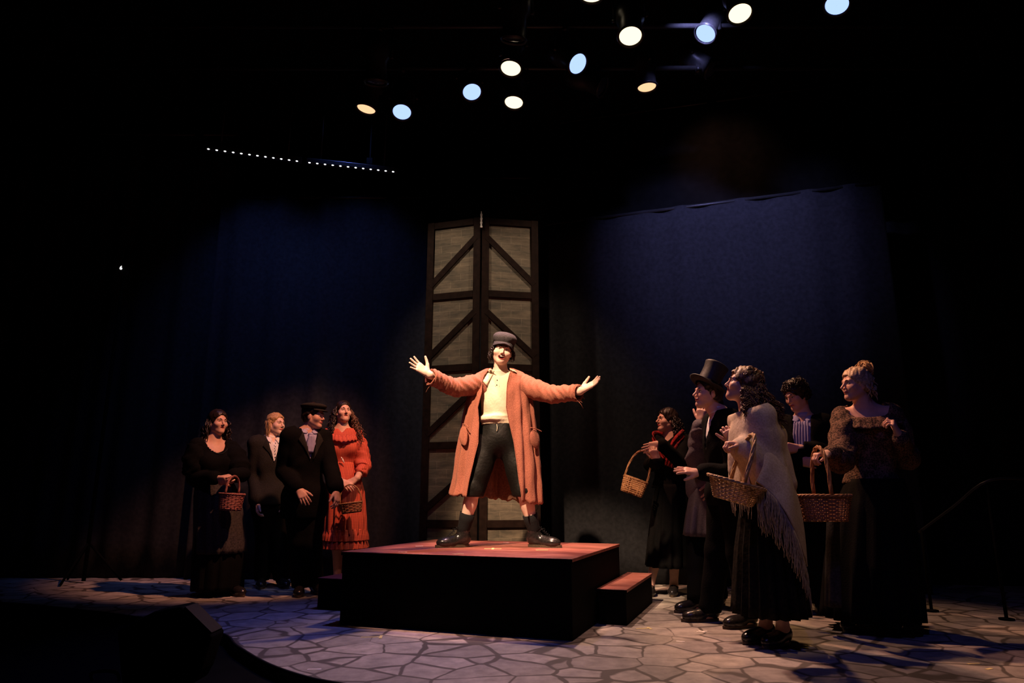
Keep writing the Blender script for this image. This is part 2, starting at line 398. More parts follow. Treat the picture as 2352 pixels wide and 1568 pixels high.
def surf(name, prims, m, parent, coarse=0.01, fine=(), t=0.0, wr=None, clips=(), matfn=None, label=None):
    """clips: list of functions (X,Y,Z)->distance; the solid is kept where every one is negative"""
    lo, hi = bounds(prims, 0.03 + max(0, t)); ax = axes(lo, hi, coarse, fine)
    D = eval_field(prims, ax, 0.06 + max(0, t)) - np.float32(t)
    if wr: D = D + wrinkle(ax, *wr).astype(np.float32)
    if clips:
        gx, gy, gz = np.meshgrid(*ax, indexing='ij')
        for c in clips: D = np.maximum(D, c(gx, gy, gz))
    for a in range(3):
        q = [slice(None)] * 3; q[a] = 0; D[tuple(q)] = 1; q[a] = -1; D[tuple(q)] = 1
    pos, quads = nets(D, ax)
    me = mesh_np(name, pos, quads)
    o = link(name, me, m, parent)
    if matfn is not None:
        n = len(me.polygons); c = np.empty(n * 3, np.float32); me.polygons.foreach_get('center', c)
        me.polygons.foreach_set('material_index', matfn(c.reshape(-1, 3)).astype(np.int32))
    if label: o['label'] = label
    return o
def plane(p, n):
    p = np.array(p, float); n = np.array(n, float); n = n / np.linalg.norm(n)
    return lambda x, y, z: ((x - p[0]) * n[0] + (y - p[1]) * n[1] + (z - p[2]) * n[2]).astype(np.float32)
def notv(origin, lat, fwd, up, pts):
    """cut a front opening: pts = polygon half-planes for a V or scoop; removes |lat|< width(z) in front"""
    o = np.array(origin, float); L = np.array(lat, float); Fw = np.array(fwd, float); U = np.array(up, float)
    zs = np.array([q[0] for q in pts], float); ls = np.array([q[1] for q in pts], float); rs_ = np.array([q[2] for q in pts], float)
    od = np.argsort(zs)
    def f(x, y, z):
        a = (x - o[0]) * L[0] + (y - o[1]) * L[1] + (z - o[2]) * L[2]
        g = (x - o[0]) * Fw[0] + (y - o[1]) * Fw[1] + (z - o[2]) * Fw[2]
        h = (x - o[0]) * U[0] + (y - o[1]) * U[1] + (z - o[2]) * U[2]
        lo = np.interp(h, zs[od], ls[od]); hi = np.interp(h, zs[od], rs_[od])
        inside = np.minimum(np.minimum(a - lo, hi - a) * 0.7, g)
        return np.where(h < zs.min(), -1, inside).astype(np.float32)
    return f
# ---------------------------------------------------------------- people
def V(*a): return Vector(a)
def frame(f, upv):
    f = Vector(f).normalized(); u = Vector(upv); u = (u - f * u.dot(f)).normalized(); r = f.cross(u); return r, f, u
def head_prims(hc, fr, s=1.0, mouth=0.0, smile=0.0, jaw=1.0, nose=1.0):
    r, f, u = fr; R = np.array([list(r), list(f), list(u)])
    def W(x, y, z): return Vector(hc) + (r * x + f * y + u * z) * s
    def E(x, y, z, a, b, c, k, op=1): return el(W(x, y, z), (a * s, b * s, c * s), R, k * s, op)
    def Rc(p, ra, q, rb, k, op=1): return ('rc', np.array(W(*p)), ra * s, np.array(W(*q)), rb * s, k * s, op)
    L = [E(0, -0.018, 0.035, .074, .094, .083, .02), E(0, 0.025, -0.025, .060 * jaw, .062, .085, .03),
         Rc((-.045, .0, -.055), .022, (-.012, .058, -.096), .020, .03), Rc((.045, .0, -.055), .022, (.012, .058, -.096), .020, .03),
         E(0, .066, -.097, .020, .018, .017, .022),
         E(-.038, .052, -.028, .024, .024, .022, .03), E(.038, .052, -.028, .024, .024, .022, .03),
         Rc((-.034, .074, .021), .010, (-.010, .084, .018), .009, .016), Rc((.034, .074, .021), .010, (.010, .084, .018), .009, .016),
         E(-.031, .094, .001, .018, .0155, .0105, .010, -1), E(.031, .094, .001, .018, .0155, .0105, .010, -1),
         Rc((0, .080, .014), .0070, (0, .104 * nose + .002, -.030), .0090, .010),
         E(-.0105, .094, -.035, .0065, .009, .0065, .006), E(.0105, .094, -.035, .0065, .009, .0065, .006),
         Rc((-.024, .076, .0065), .0055, (-.038, .070, .004), .0055, .008), Rc((.024, .076, .0065), .0055, (.038, .070, .004), .0055, .008),
         E(-.076, -.008, -.012, .008, .019, .031, .010), E(.076, -.008, -.012, .008, .019, .031, .010)]
    mw = .021 + smile * .009
    if mouth > 0:
        zc = -.0545 + smile * .004
        L += [E(0, .066, -.062, .026, .017, .020, .02),
              E(-.041, .056, -.030, .022 + .004 * smile, .024 + .005 * smile, .018, .02), E(.041, .056, -.030, .022 + .004 * smile, .024 + .005 * smile, .018, .02),
              E(0, .086, -.0575 - .0105 * mouth + .003 * smile, mw * .97, .030, .0030 + .0125 * mouth, .002, -1)]
    else:
        L += [Rc((-mw, .080, -.0595 + smile * .006), .0045, (0, .0895, -.0570), .0065, .008), Rc((mw, .080, -.0595 + smile * .006), .0045, (0, .0895, -.0570), .0065, .008),
              Rc((-mw * .8, .080, -.067), .0045, (mw * .8, .080, -.067), .0045, .006), E(0, .087, -.068, .013, .007, .0055, .006),
              Rc((-mw, .0935, -.0625), .0014, (mw, .0935, -.0625), .0014, .003, -1)]
    return L, W
def hand_prims(wr, d, n, ts, curl=(.25, .25, .25), spread=1.0, s=1.0, curls=None, thumb=0.6):
    d = Vector(d).normalized(); n = Vector(n); n = (n - d * n.dot(d)).normalized(); sd = d.cross(n) * ts
    wr = Vector(wr); L = []; tips = []
    L.append(rc(wr - d * .02 * s, .026 * s, wr + d * .02 * s, .023 * s, .02))
    off = [.029, .010, -.010, -.028]; base = [.088, .092, .088, .080]; lens = [.072, .080, .074, .058]; rad = [.0092, .0094, .009, .0078]
    for i in range(4):
        kn = wr + (d * base[i] + sd * off[i]) * s
        L.append(rc(wr + (d * .018 + sd * off[i] * .6) * s, .0155 * s, kn, .0125 * s, .014))
    for i in range(4):
        kn = wr + (d * base[i] + sd * off[i]) * s
        dd = (d + sd * [.20, .04, -.10, -.26][i] * spread).normalized(); cc = curls[i] if curls else curl
        p = kn; r0 = rad[i] * s
        ax = dd.cross(n).normalized()
        for j, fr in enumerate((.45, .30, .25)):
            dd = Matrix.Rotation(cc[j], 3, ax) @ dd
            q = p + dd * lens[i] * fr * s; L.append(rc(p, r0, q, r0 * .90, .003)); p = q; r0 *= .92
        tips.append(p)
    b = wr + (d * .018 + sd * .022 + n * .006) * s
    dd = (d * .75 + sd * thumb + n * .25).normalized(); m = b + dd * .042 * s
    L.append(rc(b, .017 * s, m, .0135 * s, .012))
    dd = (dd + d * .35).normalized(); q = m + dd * .034 * s; L.append(rc(m, .0118 * s, q, .0105 * s, .004))
    dd = (dd + d * .3 + n * .2).normalized(); e = q + dd * .028 * s; L.append(rc(q, .0105 * s, e, .0085 * s, .003))
    return L

class Person:
    def __init__(s, label, Y, hc, face, up, nb, bf, sw=.17, hips=None, height=1.65, build=1.0, feet=None, knees=None, arms=None, hand_s=1.0, z0=0.0,
                 skirt=False, hres=.0038, skin='skin', mouth=0, smile=0, female=False, hs=1.0, jaw=1.0, nose=1.0, group=None):
        s.Y = Y; s.hc = P(*hc) if len(hc) == 3 else P(hc[0], hc[1], Y); s.hf = frame(face, up); s.hs = hs
        s.nb = P(nb[0], nb[1], nb[2] if len(nb) > 2 else Y); s.bf = Vector(bf).normalized(); s.lat = Vector((0, 0, 1)).cross(s.bf)
        s.female = female; b = build; skirt = skirt or female
        up3 = Vector((0, 0, 1)); s.up = up3
        hip = P(hips[0], hips[1], hips[2] if len(hips) > 2 else Y); s.hip = hip
        sp = (s.nb - hip).normalized(); s.sp = sp
        sw -= .022; s.sa = s.nb - s.lat * sw - sp * .048; s.sb = s.nb + s.lat * sw - sp * .048
        R = np.array([list(s.lat), list(s.bf), list(sp)])
        T = []
        ch = s.nb - sp * .17; T.append(el(ch, (.150 * b, .105 * b, .17), R, .05))
        T.append(rc(s.sa, .048 * b, s.sb, .048 * b, .04)); T.append(rc(s.sa + s.lat * .02 + sp * .01, .035 * b, s.nb + sp * .02 - s.bf * .015, .048, .04)); T.append(rc(s.sb - s.lat * .02 + sp * .01, .035 * b, s.nb + sp * .02 - s.bf * .015, .048, .04))
        T.append(rc(s.sa - sp * .03 + s.lat * .045, .060 * b, s.sb - sp * .03 - s.lat * .045, .060 * b, .05))
        wa = hip + (s.nb - hip) * .42; T.append(el(wa, (.125 * b, .09 * b, .14), R, .08)); s.waist = wa
        T.append(el(hip + sp * .04, (.155 * b, .11 * b, .13), R, .08))
        if female:
            for q in (-1, 1): T.append(el(ch + s.lat * q * .07 * b + s.bf * .075 * b - sp * .03, (.062 * b,) * 3, R, .05))
        s.T = T
        hipa = hip - s.lat * .085 * b; hipb = hip + s.lat * .085 * b
        Lg = []; s.ank = []; s.kn = []
        for k, h in enumerate((hipa, hipb)):
            kx = knees[k]; kn = P(kx[0], kx[1], kx[2] if len(kx) > 2 else Y); fx = feet[k]; an = P(fx[0], fx[1], fx[2] if len(fx) > 2 else Y)
            an.z = z0 + .095
            Lg += [rc(h, .088 * b, kn, .056 * b, .04), rc(kn, .055 * b, kn.lerp(an, .35) - s.bf * .01, .052 * b, .02), rc(kn.lerp(an, .3), .052 * b, an, .036, .02),
                   rc(an, .036, an - up3 * .05 + Vector(fx[-1]).normalized() * .05, .035, .02), rc(an - up3 * .055, .032, an - up3 * .06 + Vector(fx[-1]).normalized() * .13, .028, .02)]
            s.ank.append((an, Vector(fx[-1]).normalized())); s.kn.append(kn)
        s.Lg = Lg; s.hips2 = (hipa, hipb)
        A = []; H = []; s.arm = []; fine = []
        for k, (sh, spec) in enumerate(zip((s.sa, s.sb), arms)):
            e = P(spec['e'][0], spec['e'][1], Y + spec['e'][2]); wv = P(spec['w'][0], spec['w'][1], Y + spec['w'][2])
            A += [rc(sh, .050 * b, e, .040 * b, .03), rc(e, .040 * b, e.lerp(wv, .3), .040 * b, .02), rc(e.lerp(wv, .3), .040 * b, wv, .027, .02)]
            s.arm.append((sh, e, wv))
            if 'd' in spec:
                d = Vector(spec['d']); H += hand_prims(wv + d.normalized() * .015, d, spec['n'], spec['ts'], spec.get('curl', (.25, .3, .25)), spec.get('spread', 1), hand_s, spec.get('curls'), spec.get('thumb', .6))
                fine.append((list(wv + d.normalized() * .09), .13, spec.get('res', .0042)))
        s.A = A; s.H = H
        Hd, s.W = head_prims(s.hc, s.hf, hs, mouth, smile, jaw, nose)
        nk = [rc(s.nb - sp * .02, .060 * b ** .5, s.W(0, -.028, -.07), .052 * b ** .5, .03)]
        s.neck = nk
        base = (s.ank[0][0] + s.ank[1][0]) / 2; base.z = z0
        s.root = empty('person', base, label, 'person', group)
        fine.append((list(s.hc), .14, hres)); s.fine = fine
        W = s.W; hs_ = hs; r, f, u = s.hf
        hcv = np.array(s.hc); rv = np.array(r); fv = np.array(f); uv = np.array(u)
        mo = mouth
        def mf(c):
            q = (c - hcv) / hs_; x = q @ rv; y = q @ fv; z = q @ uv
            mw = .024 + smile * .009
            lip = (np.abs(x) < mw) & (y > .068) & (y < .12) & (np.abs(z + (.0615 + .007 * mo)) < (.0075 + .0135 * mo) * np.sqrt(np.clip(1 - (x / (mw * 1.15)) ** 2, 0, 1)))
            inner = lip & (mo > 0) & (y < .0805 - 2.5 * x * x)
            if mo > 0:
                inn = (np.abs(x) < mw) & (y > .045) & (y < .0725 - 8 * x * x) & (np.abs(z + .0575 + .0105 * mo) < .0045 + .012 * mo)
                return np.where(inn, 2, 0)
            return np.where(inner, 2, np.where(lip, 1, 0))
        shr = lambda L_, f: [(q[0], q[1], q[2] * f, q[3], (q[4] * f if q[4] is not None else None), q[5], q[6]) for q in L_]
        s.body = surf('body', shr(T[:4] if not skirt else T[:4], .95) + shr(T[4:], .97 if not skirt else .74) + shr(Lg[:1] + Lg[5:6], 1 if not skirt else .7) + Lg[1:5] + Lg[6:] + A + nk + H + Hd, [M[skin], M['lips'], M['mouth_dark']], s.root, .0125, fine, matfn=mf)
        if mouth > 0:
            mw = .021 + smile * .009; zc = -.0575 - .0105 * mouth; hh = .0034 + .0122 * mouth
            for sg, rr in ((1, .0034), (-1, .0042)):
                pts = []
                for i in range(15):
                    t = i / 14 * 2 - 1; x = mw * t; z = zc + sg * hh * math.sqrt(max(0, 1 - t * t)) + smile * .007 * t * t * (1 if sg > 0 else .9) + (0 if sg > 0 else 0)
                    pts.append(drop(s.body, W(x, .15, z), -f, .0005, .0))
                mb = MB(); mb.tube(pts, [rr * hs * (.45 + .55 * math.sin(math.pi * (i + .5) / 15)) for i in range(15)], 8); mb.build('lip', M['lips'], s.root)
        # eyes
        for q in (-1, 1):
            Rm = Matrix((r, f, u)).transposed(); eh = .0050 - .0014 * smile
            mb = MB(); mb.ball(W(q * .031, .0765, .001), (.0125 * hs, .0075 * hs, eh * hs), Rm, n=8); ee = mb.build('eye', M['eye_white'], s.root)
            mb = MB(); mb.ball(W(q * .031, .0795, .001), (.0058 * hs, .0052 * hs, eh * hs * .97), Rm, n=6); mb.build('iris', M['iris'], ee)
            mb = MB(); mb.tube(cr([W(q * .019, .0785, .001), W(q * .027, .0838, .001 + eh * .95), W(q * .036, .0825, .001 + eh * .95), W(q * .0445, .0745, .0005)], 4), .0016 * hs, 5); mb.build('eyelid', M['iris'], ee)
    def brows(s, m='hair_dark'):
        for q in (-1, 1):
            mb = MB(); mb.tube(cr([s.W(q * .013, .0915, .018), s.W(q * .028, .088, .025), s.W(q * .045, .072, .017)], 4), [.0022, .003, .0032, .0035, .0035, .003, .0025, .002, .001], 6)
            mb.build('eyebrow', M[m], s.root)
    def teeth(s, mouth, smile):
        W = s.W; mb = MB(); n = 8; mb.tube([W(x, .0805 - abs(x) * .45, -.0545 + 4 * x * x) for x in [(i - 6) * .0034 for i in range(13)]], .0042 * s.hs, 8)
        for i in range(n):
            x = (i - (n - 1) / 2) * .0052; mb.ball(W(x, .0815 - abs(x) * .35, -.0575 + 5 * x * x), (.0031, .0035, .0060), Matrix((s.hf[0], s.hf[1], s.hf[2])).transposed(), n=6)
        mb.build('teeth', M['teeth'], s.root)
    def scalp(s, m, back=.012, low=-.06, hairline=.075, wr=.004, seed=1, side=0.0, ears=True, top=0.0, parent=None):
        """hair cap over the skull leaving the face free"""
        R = np.array([list(q) for q in s.hf]); hs = s.hs
        pr = [el(s.W(0, -.020, .040 + top), (.080 * hs, .100 * hs, .088 * hs), R, .02), el(s.W(0, -.045, -.01), (.076 * hs, .070 * hs, .075 * hs), R, .03)]
        r, f, u = s.hf; hc = np.array(s.hc); fv = np.array(f); uv = np.array(u); rv = np.array(r)
        def clip(x, y, z):
            a = ((x - hc[0]) * fv[0] + (y - hc[1]) * fv[1] + (z - hc[2]) * fv[2]) / hs; b = ((x - hc[0]) * uv[0] + (y - hc[1]) * uv[1] + (z - hc[2]) * uv[2]) / hs
            c = ((x - hc[0]) * rv[0] + (y - hc[1]) * rv[1] + (z - hc[2]) * rv[2]) / hs
            # face region: front of a slanted plane below the hairline
            cz = hairline - .082; q = np.sqrt((c / .0655) ** 2 + ((a - .088 - side) / .082) ** 2 + ((b - cz) / (.082 + 0 * b)) ** 2)
            face = (1 - q) * .07
            q2 = np.sqrt((c / .068) ** 2 + ((a - .075 - side) / .060) ** 2); face = np.maximum(face, np.where(b < cz, (1 - q2) * .065, -1))
            return np.maximum(face, low - b).astype(np.float32) * np.float32(hs)
        return surf('hair', pr, M[m], parent or s.root, .005, t=back * .4, wr=(wr, 110, seed), clips=[clip])
    def locks(s, m, n, length, wave=.012, r=.008, parent=None, spread=.03, a0=-150, a1=150, start=.05, fall=None, seed=3, segs=12, curl=14, out=.02, name='hair_locks'):
        """wavy locks growing from the sides and back of the head and falling"""
        rs = random.Random(seed); mb = MB(); W = s.W
        for i in range(n):
            an = math.radians(rs.uniform(a0, a1)); z0 = rs.uniform(-.02, start); rad = .082
            x = math.sin(an) * rad; y = -.02 - math.cos(an) * .095
            p = W(x, y, z0); outv = (s.hf[0] * math.sin(an) - s.hf[1] * math.cos(an)); pts = []; L = length * rs.uniform(.65, 1.05)
            ph = rs.uniform(0, 6.3); ph2 = rs.uniform(0, 6.3); w = wave * rs.uniform(.6, 1.3); drift = outv * rs.uniform(.2, 1) * spread
            sidev = outv.cross(Vector((0, 0, 1)))
            for k in range(segs * 2):
                t = k / (segs * 2 - 1)
                q = p + outv * (out * math.sin(min(1, t * 3) * 1.57)) + drift * t * 2 - Vector((0, 0, 1)) * L * t
                if fall: q = q + Vector(fall) * t * t
                q += (sidev * math.sin(curl * t + ph) + outv * math.cos(curl * t * .9 + ph2)) * w * min(1, t * 3)
                pts.append(q)
            rr = r * rs.uniform(.7, 1.2)
            mb.tube(pts, [rr * (0.5 + 1.0 * min(1, 4 * k / (segs * 2))) * (1 - .75 * (k / (segs * 2 - 1)) ** 2) for k in range(segs * 2)], 6)
        return mb.build(name, M[m], parent or s.root)
    def curls(s, m, n, r=.012, parent=None, seed=2, zmin=-.02, amin=-170, amax=170, rad=1.0, size=.018, name='hair_curls'):
        rs = random.Random(seed); mb = MB()
        for i in range(n):
            an = math.radians(rs.uniform(amin, amax)); zz = rs.uniform(zmin if abs(an) < 1.9 else .062, .115); rr = math.sqrt(max(.05, 1 - ((zz - .04) / .092) ** 2 if abs((zz - .04) / .092) < 1 else .05)) if zz > .04 else 1
            c = s.W(math.sin(an) * .080 * rr * rad, -.02 - math.cos(an) * .098 * rr * rad, zz * rad)
            ax = Vector((rs.uniform(-1, 1), rs.uniform(-1, 1), rs.uniform(-1, 1))).normalized(); b1 = ax.orthogonal().normalized(); b2 = ax.cross(b1); sz = size * rs.uniform(.6, 1.2)
            t1 = rs.uniform(3.5, 6.5); ph = rs.uniform(0, 6)
            pts = [c + (b1 * math.cos(ph + t1 * k / 9) + b2 * math.sin(ph + t1 * k / 9)) * sz * (1 - .05 * k) + ax * (k * .0015) for k in range(10)]
            mb.tube(pts, [.0042 * (1 - .06 * abs(k - 4)) for k in range(10)], 5)
        return mb.build(name, M[m], parent or s.root)
    def top(s, name, m, t=.015, zlow=None, arms=True, neck_cut=None, wr=(.005, 22, 3), coarse=.011, armt=1.0, extra=(), cuff=.0, v=None, legs=False, upneck=.03, clip=(), lowpts=None, collar_back=True):
        pr = list(s.T)
        if arms:
            for (sh, e, wv) in s.arm:
                wv2 = wv + (e - wv).normalized() * cuff
                pr += [rc(sh, .046 * armt, e, .040 * armt, .014), rc(e, .040 * armt, wv2, .035 * armt, .012)]
        if legs: pr += s.Lg
        pr += list(extra)
        cl = []
        npt = s.nb + s.sp * upneck; cl.append(plane(npt, s.sp)) if not arms else None
        if arms:
            # keep arms that rise above the neck; only cut around the neck
            nbv = np.array(s.nb + s.sp * upneck); spv = np.array(s.sp); lv = np.array(s.lat)
            def nc(x, y, z):
                h = (x - nbv[0]) * spv[0] + (y - nbv[1]) * spv[1] + (z - nbv[2]) * spv[2]
                rr = np.sqrt((x - nbv[0]) ** 2 + (y - nbv[1]) ** 2 + (z - nbv[2]) ** 2)
                return np.minimum(h, .12 - rr).astype(np.float32)
            cl.append(nc)
        if zlow is not None: cl.append(plane((0, 0, zlow), (0, 0, -1)))
        if v is not None: cl.append(notv(s.nb, s.lat, s.bf, s.sp, v))
        cl += list(clip)
        return surf(name, pr, M[m] if isinstance(m, str) else m, s.root, coarse, t=t, wr=wr, clips=cl)
    def trousers(s, name, m, zlow=.06, t=.02, ztop=None, wr=(.005, 20, 5), flare=0.0, side_t=0):
        pr = [p for p in s.T[3:5]]
        for k in (0, 1):
            h = s.hips2[k]; kn = s.kn[k]; an = s.ank[k][0]
            pr += [rc(h, .095, kn, .070, .04), rc(kn, .070, an, .058 + flare, .03)]
        cl = [plane((0, 0, zlow), (0, 0, -1))]
        if ztop is not None: cl.append(plane((0, 0, ztop), (0, 0, 1)))
        return surf(name, pr, M[m], s.root, .011, t=t, wr=wr, clips=cl)
    def shoes(s, m='leather', L=.27, heel=.02, boot=.0, laces=False, which=(0, 1), z0=0.0, w=1.0, welt='welt', sole=.018):
        for k in which:
            an, d = s.ank[k]; d = Vector((d.x, d.y, 0)).normalized(); sd = d.cross(Vector((0, 0, 1)))
            b = Vector((an.x, an.y, z0)); R = np.array([list(d), list(sd), [0, 0, 1]])
            c = L * .5 - .065
            pr = [el(b + V(0, 0, .055 + heel * .5) - d * .018, (.052, .038 * w, .050), R, .03), el(b + d * (L * .40) + V(0, 0, .036), (.075, .046 * w, .040), R, .04),
                  rc(b + V(0, 0, .06 + heel * .5), .038 * w, b + d * (L * .45) + V(0, 0, .038), .034, .03), el(b + d * (L * .58) + V(0, 0, .036), (.055, .043 * w, .034), R, .03)]
            if boot: pr.append(rc(an - V(0, 0, .03), .045, an + (s.kn[k] - an).normalized() * boot, .048, .03))
            up = surf('shoe', pr, M[m], s.root, .0075, t=0, clips=[plane((0, 0, z0 + sole), (0, 0, -1))])
            pts = []
            for i in range(28):
                a = 2 * math.pi * i / 28; x = math.cos(a); y = math.sin(a)
                wd = .0435 * w * (1 if x > 0 else .82)
                pts.append(b + d * (x * (L * .5 + .006) + L * .30) + sd * y * wd * (abs(1 - .15 * x)))
            mb = MB(); mb.v = [tuple(p + V(0, 0, h)) for h in (0.001, sole + .003) for p in pts]
            mb.f = [(i, (i + 1) % 28, 28 + (i + 1) % 28, 28 + i) for i in range(28)] + [tuple(range(27, -1, -1)), tuple(range(28, 56))]; mb.mi = [0] * 30
            mb.build('sole', M[welt], up, smooth=False)
            if laces:
                mb = MB()
                for i in range(6):
                    t = i / 5; q = (b + d * (L * .42) + V(0, 0, .082)).lerp(an + d * .045 + V(0, 0, boot * .75), t)
                    mb.tube([q + sd * .022, q + d * .006 + V(0, 0, .004), q - sd * .022 + V(0, 0, .012)], .0022, 5)
                    mb.tube([q - sd * .022, q + d * .007 + V(0, 0, .004), q + sd * .022 + V(0, 0, .012)], .0022, 5)
                q = an + d * .05 + V(0, 0, boot * .7)
                mb.tube(cr([q, q + sd * .03 + d * .02, q + sd * .05 - V(0, 0, .02)], 4), .002, 5); mb.tube(cr([q, q - sd * .03 + d * .02, q - sd * .05 - V(0, 0, .03)], 4), .002, 5)
                mb.build('laces', M['black_sock'], up)
    def limbskin(s): pass

def rowloft(rows, n=80, fold=.012, nf=14, seed=1, name='skirt', m=None, parent=None, close=True, thick=.004, foldpow=1.0, sub=5):
    """rows: (xl_px, xr_px, y_px, Y, depth_ry) hand-measured rings, smoothed down the length"""
    rs = np.random.RandomState(seed); rings = []
    for (xl, xr, py, Y, ry) in rows:
        a = P(xl, py, Y); b = P(xr, py, Y); rings.append((np.array((a + b) / 2), (b - a).length / 2, ry))
    out = []; M_ = len(rings); ph = rs.rand(4) * 6
    for i in range((M_ - 1) * sub + 1):
        t = i / ((M_ - 1) * sub) * (M_ - 1); j = min(int(t), M_ - 2); fr = t - j; fr = fr * fr * (3 - 2 * fr) * .3 + fr * .7
        c = rings[j][0] * (1 - fr) + rings[j + 1][0] * fr; rx = rings[j][1] * (1 - fr) + rings[j + 1][1] * fr; ry = rings[j][2] * (1 - fr) + rings[j + 1][2] * fr
        g = (i / ((M_ - 1) * sub)) ** foldpow
        row = []
        for k in range(n):
            a = 2 * math.pi * k / n
            f = 1 + (fold / max(rx, .05)) * g * (math.sin(nf * a + ph[0] + .8 * math.sin(3 * a + ph[1])) + .5 * math.sin(nf * 1.7 // 1 * a + ph[2] + g * 2))
            row.append((c[0] + math.sin(a) * rx * f, c[1] - math.cos(a) * ry * f, c[2]))
        out.append(row)
    mb = MB(); mb.grid(out, close=True); o = mb.build(name, m, parent); solid(o, thick); return o
def sleeve(name, m, pts, radii, parent, wr=.006, n=20, sub=8, freq=40, flat=1.0, seed=1, thick=.004):
    q = cr(pts, sub); N = len(q); rs = random.Random(seed); ph = [rs.uniform(0, 6) for _ in range(4)]
    vs = []; prev = None
    for i, p in enumerate(q):
        t = (q[min(i + 1, N - 1)] - q[max(i - 1, 0)]).normalized()
        u = t.cross(Vector((0, 1, 0))).normalized() if abs(t.y) < .9 else t.cross(Vector((1, 0, 0))).normalized()
        if prev is not None: u = (prev - t * prev.dot(t)).normalized()
        prev = u; v = t.cross(u); s_ = i / (N - 1); r = lerpl(radii, s_)
        row = []
        for k in range(n):
            a = 2 * math.pi * k / n
            w = wr * (.8 * math.sin(freq * .6 * s_ + 3.2 * math.sin(a + ph[0]) + ph[1]) + .7 * math.sin(freq * 1.1 * s_ + 5 * math.sin(a + ph[2]) + 2 * math.sin(2 * a) + ph[3]) + .35 * math.sin(freq * 2.3 * s_ + 6 * math.sin(a + ph[1])))
            row.append(p + (u * math.cos(a) + v * math.sin(a)) * (r + w))
        vs.append(row)
    mb = MB(); mb.grid(vs, close=True); o = mb.build(name, m, parent); solid(o, thick); return o

# ---------------------------------------------------------------- wicker baskets
def basket(label, c, rx, ry, h, axis, up=(0, 0, 1), handle_h=.25, m='wicker', taper=.7, rows=9, stakes=26, handle_axis='y', hw=.006, square=2.0, rt=.0055, lip=1.0, handle_lean=0, hbraid=True, wr=.0035, group=None):
    """c = centre of the rim; axis = direction of the long side"""
    upv = Vector(up).normalized(); X = Vector(axis); X = (X - upv * X.dot(upv)).normalized(); Yv = upv.cross(X)
    root = empty('wicker_basket', c, label, 'basket', group); c = Vector(c)
    def pt(a, z, k=1.0):  # z 0 rim .. 1 bottom
        s = (1 - (1 - taper) * z) * k; ca, sa = math.cos(a), math.sin(a); e = 2 / square
        return c + X * rx * s * math.copysign(abs(ca) ** e, ca) + Yv * ry * s * math.copysign(abs(sa) ** e, sa) - upv * h * z
    mb = MB(); n = stakes * 4
    for r in range(rows):
        z = (r + .5) / rows
        pts = [pt(2 * math.pi * k / n, z, 1 + .022 * math.cos(math.pi * 2 * (k / 4) / 2 + math.pi * (r % 2))) for k in range(n + 1)]
        mb.tube(pts, wr, 5, cap=False)
    for k in range(stakes):
        a = 2 * math.pi * k / stakes; mb.tube([pt(a, z / 4) for z in range(5)], wr * .9, 5)
    for k in range(8):
        x = (k - 3.5) / 4
        a = math.acos(max(-1, min(1, x))); mb.tube([pt(a, 1), pt(-a, 1)], wr * 1.4, 5)
    prof = [[pt(2 * math.pi * k / 40, 1, q) for k in range(40)] for q in (1, .5, .02)]
    mb.grid(prof, close=True)
    mb.build('bowl', M[m], root)
    mb = MB()
    for q in range(3):
        pts = []
        for k in range(121):
            a = 2 * math.pi * k / 120; tw = 22 * a / 2 + q * 2 * math.pi / 3
            p = pt(a, 0, lip); o = (p - c).normalized(); pts.append(p + o * math.cos(tw) * rt * .8 + upv * math.sin(tw) * rt * .8)
        mb.tube(pts, rt, 5, cap=False)
    mb.build('rim', M[m], root)
    if handle_h:
        mb = MB(); D, rr = (Yv, ry) if handle_axis == 'y' else (X, rx)
        cp = []
        for k in range(33):
            a = math.pi * k / 32; cp.append(c + D * rr * .98 * math.cos(a) * (1 if not 0 else 1) + upv * (handle_h * math.sin(a) ** .75) + X * handle_lean * math.sin(a))
        for q in range(3):
            pts = []
            for k, p in enumerate(cp):
                tg = (cp[min(k + 1, 32)] - cp[max(k - 1, 0)]).normalized(); u = tg.cross(X if handle_axis == 'y' else Yv).normalized(); v = tg.cross(u); tw = k * .55 + q * 2.1
                pts.append(p + (u * math.cos(tw) + v * math.sin(tw)) * hw * .8)
            mb.tube(pts, hw, 6)
        mb.build('handle', M[m], root)
    return root
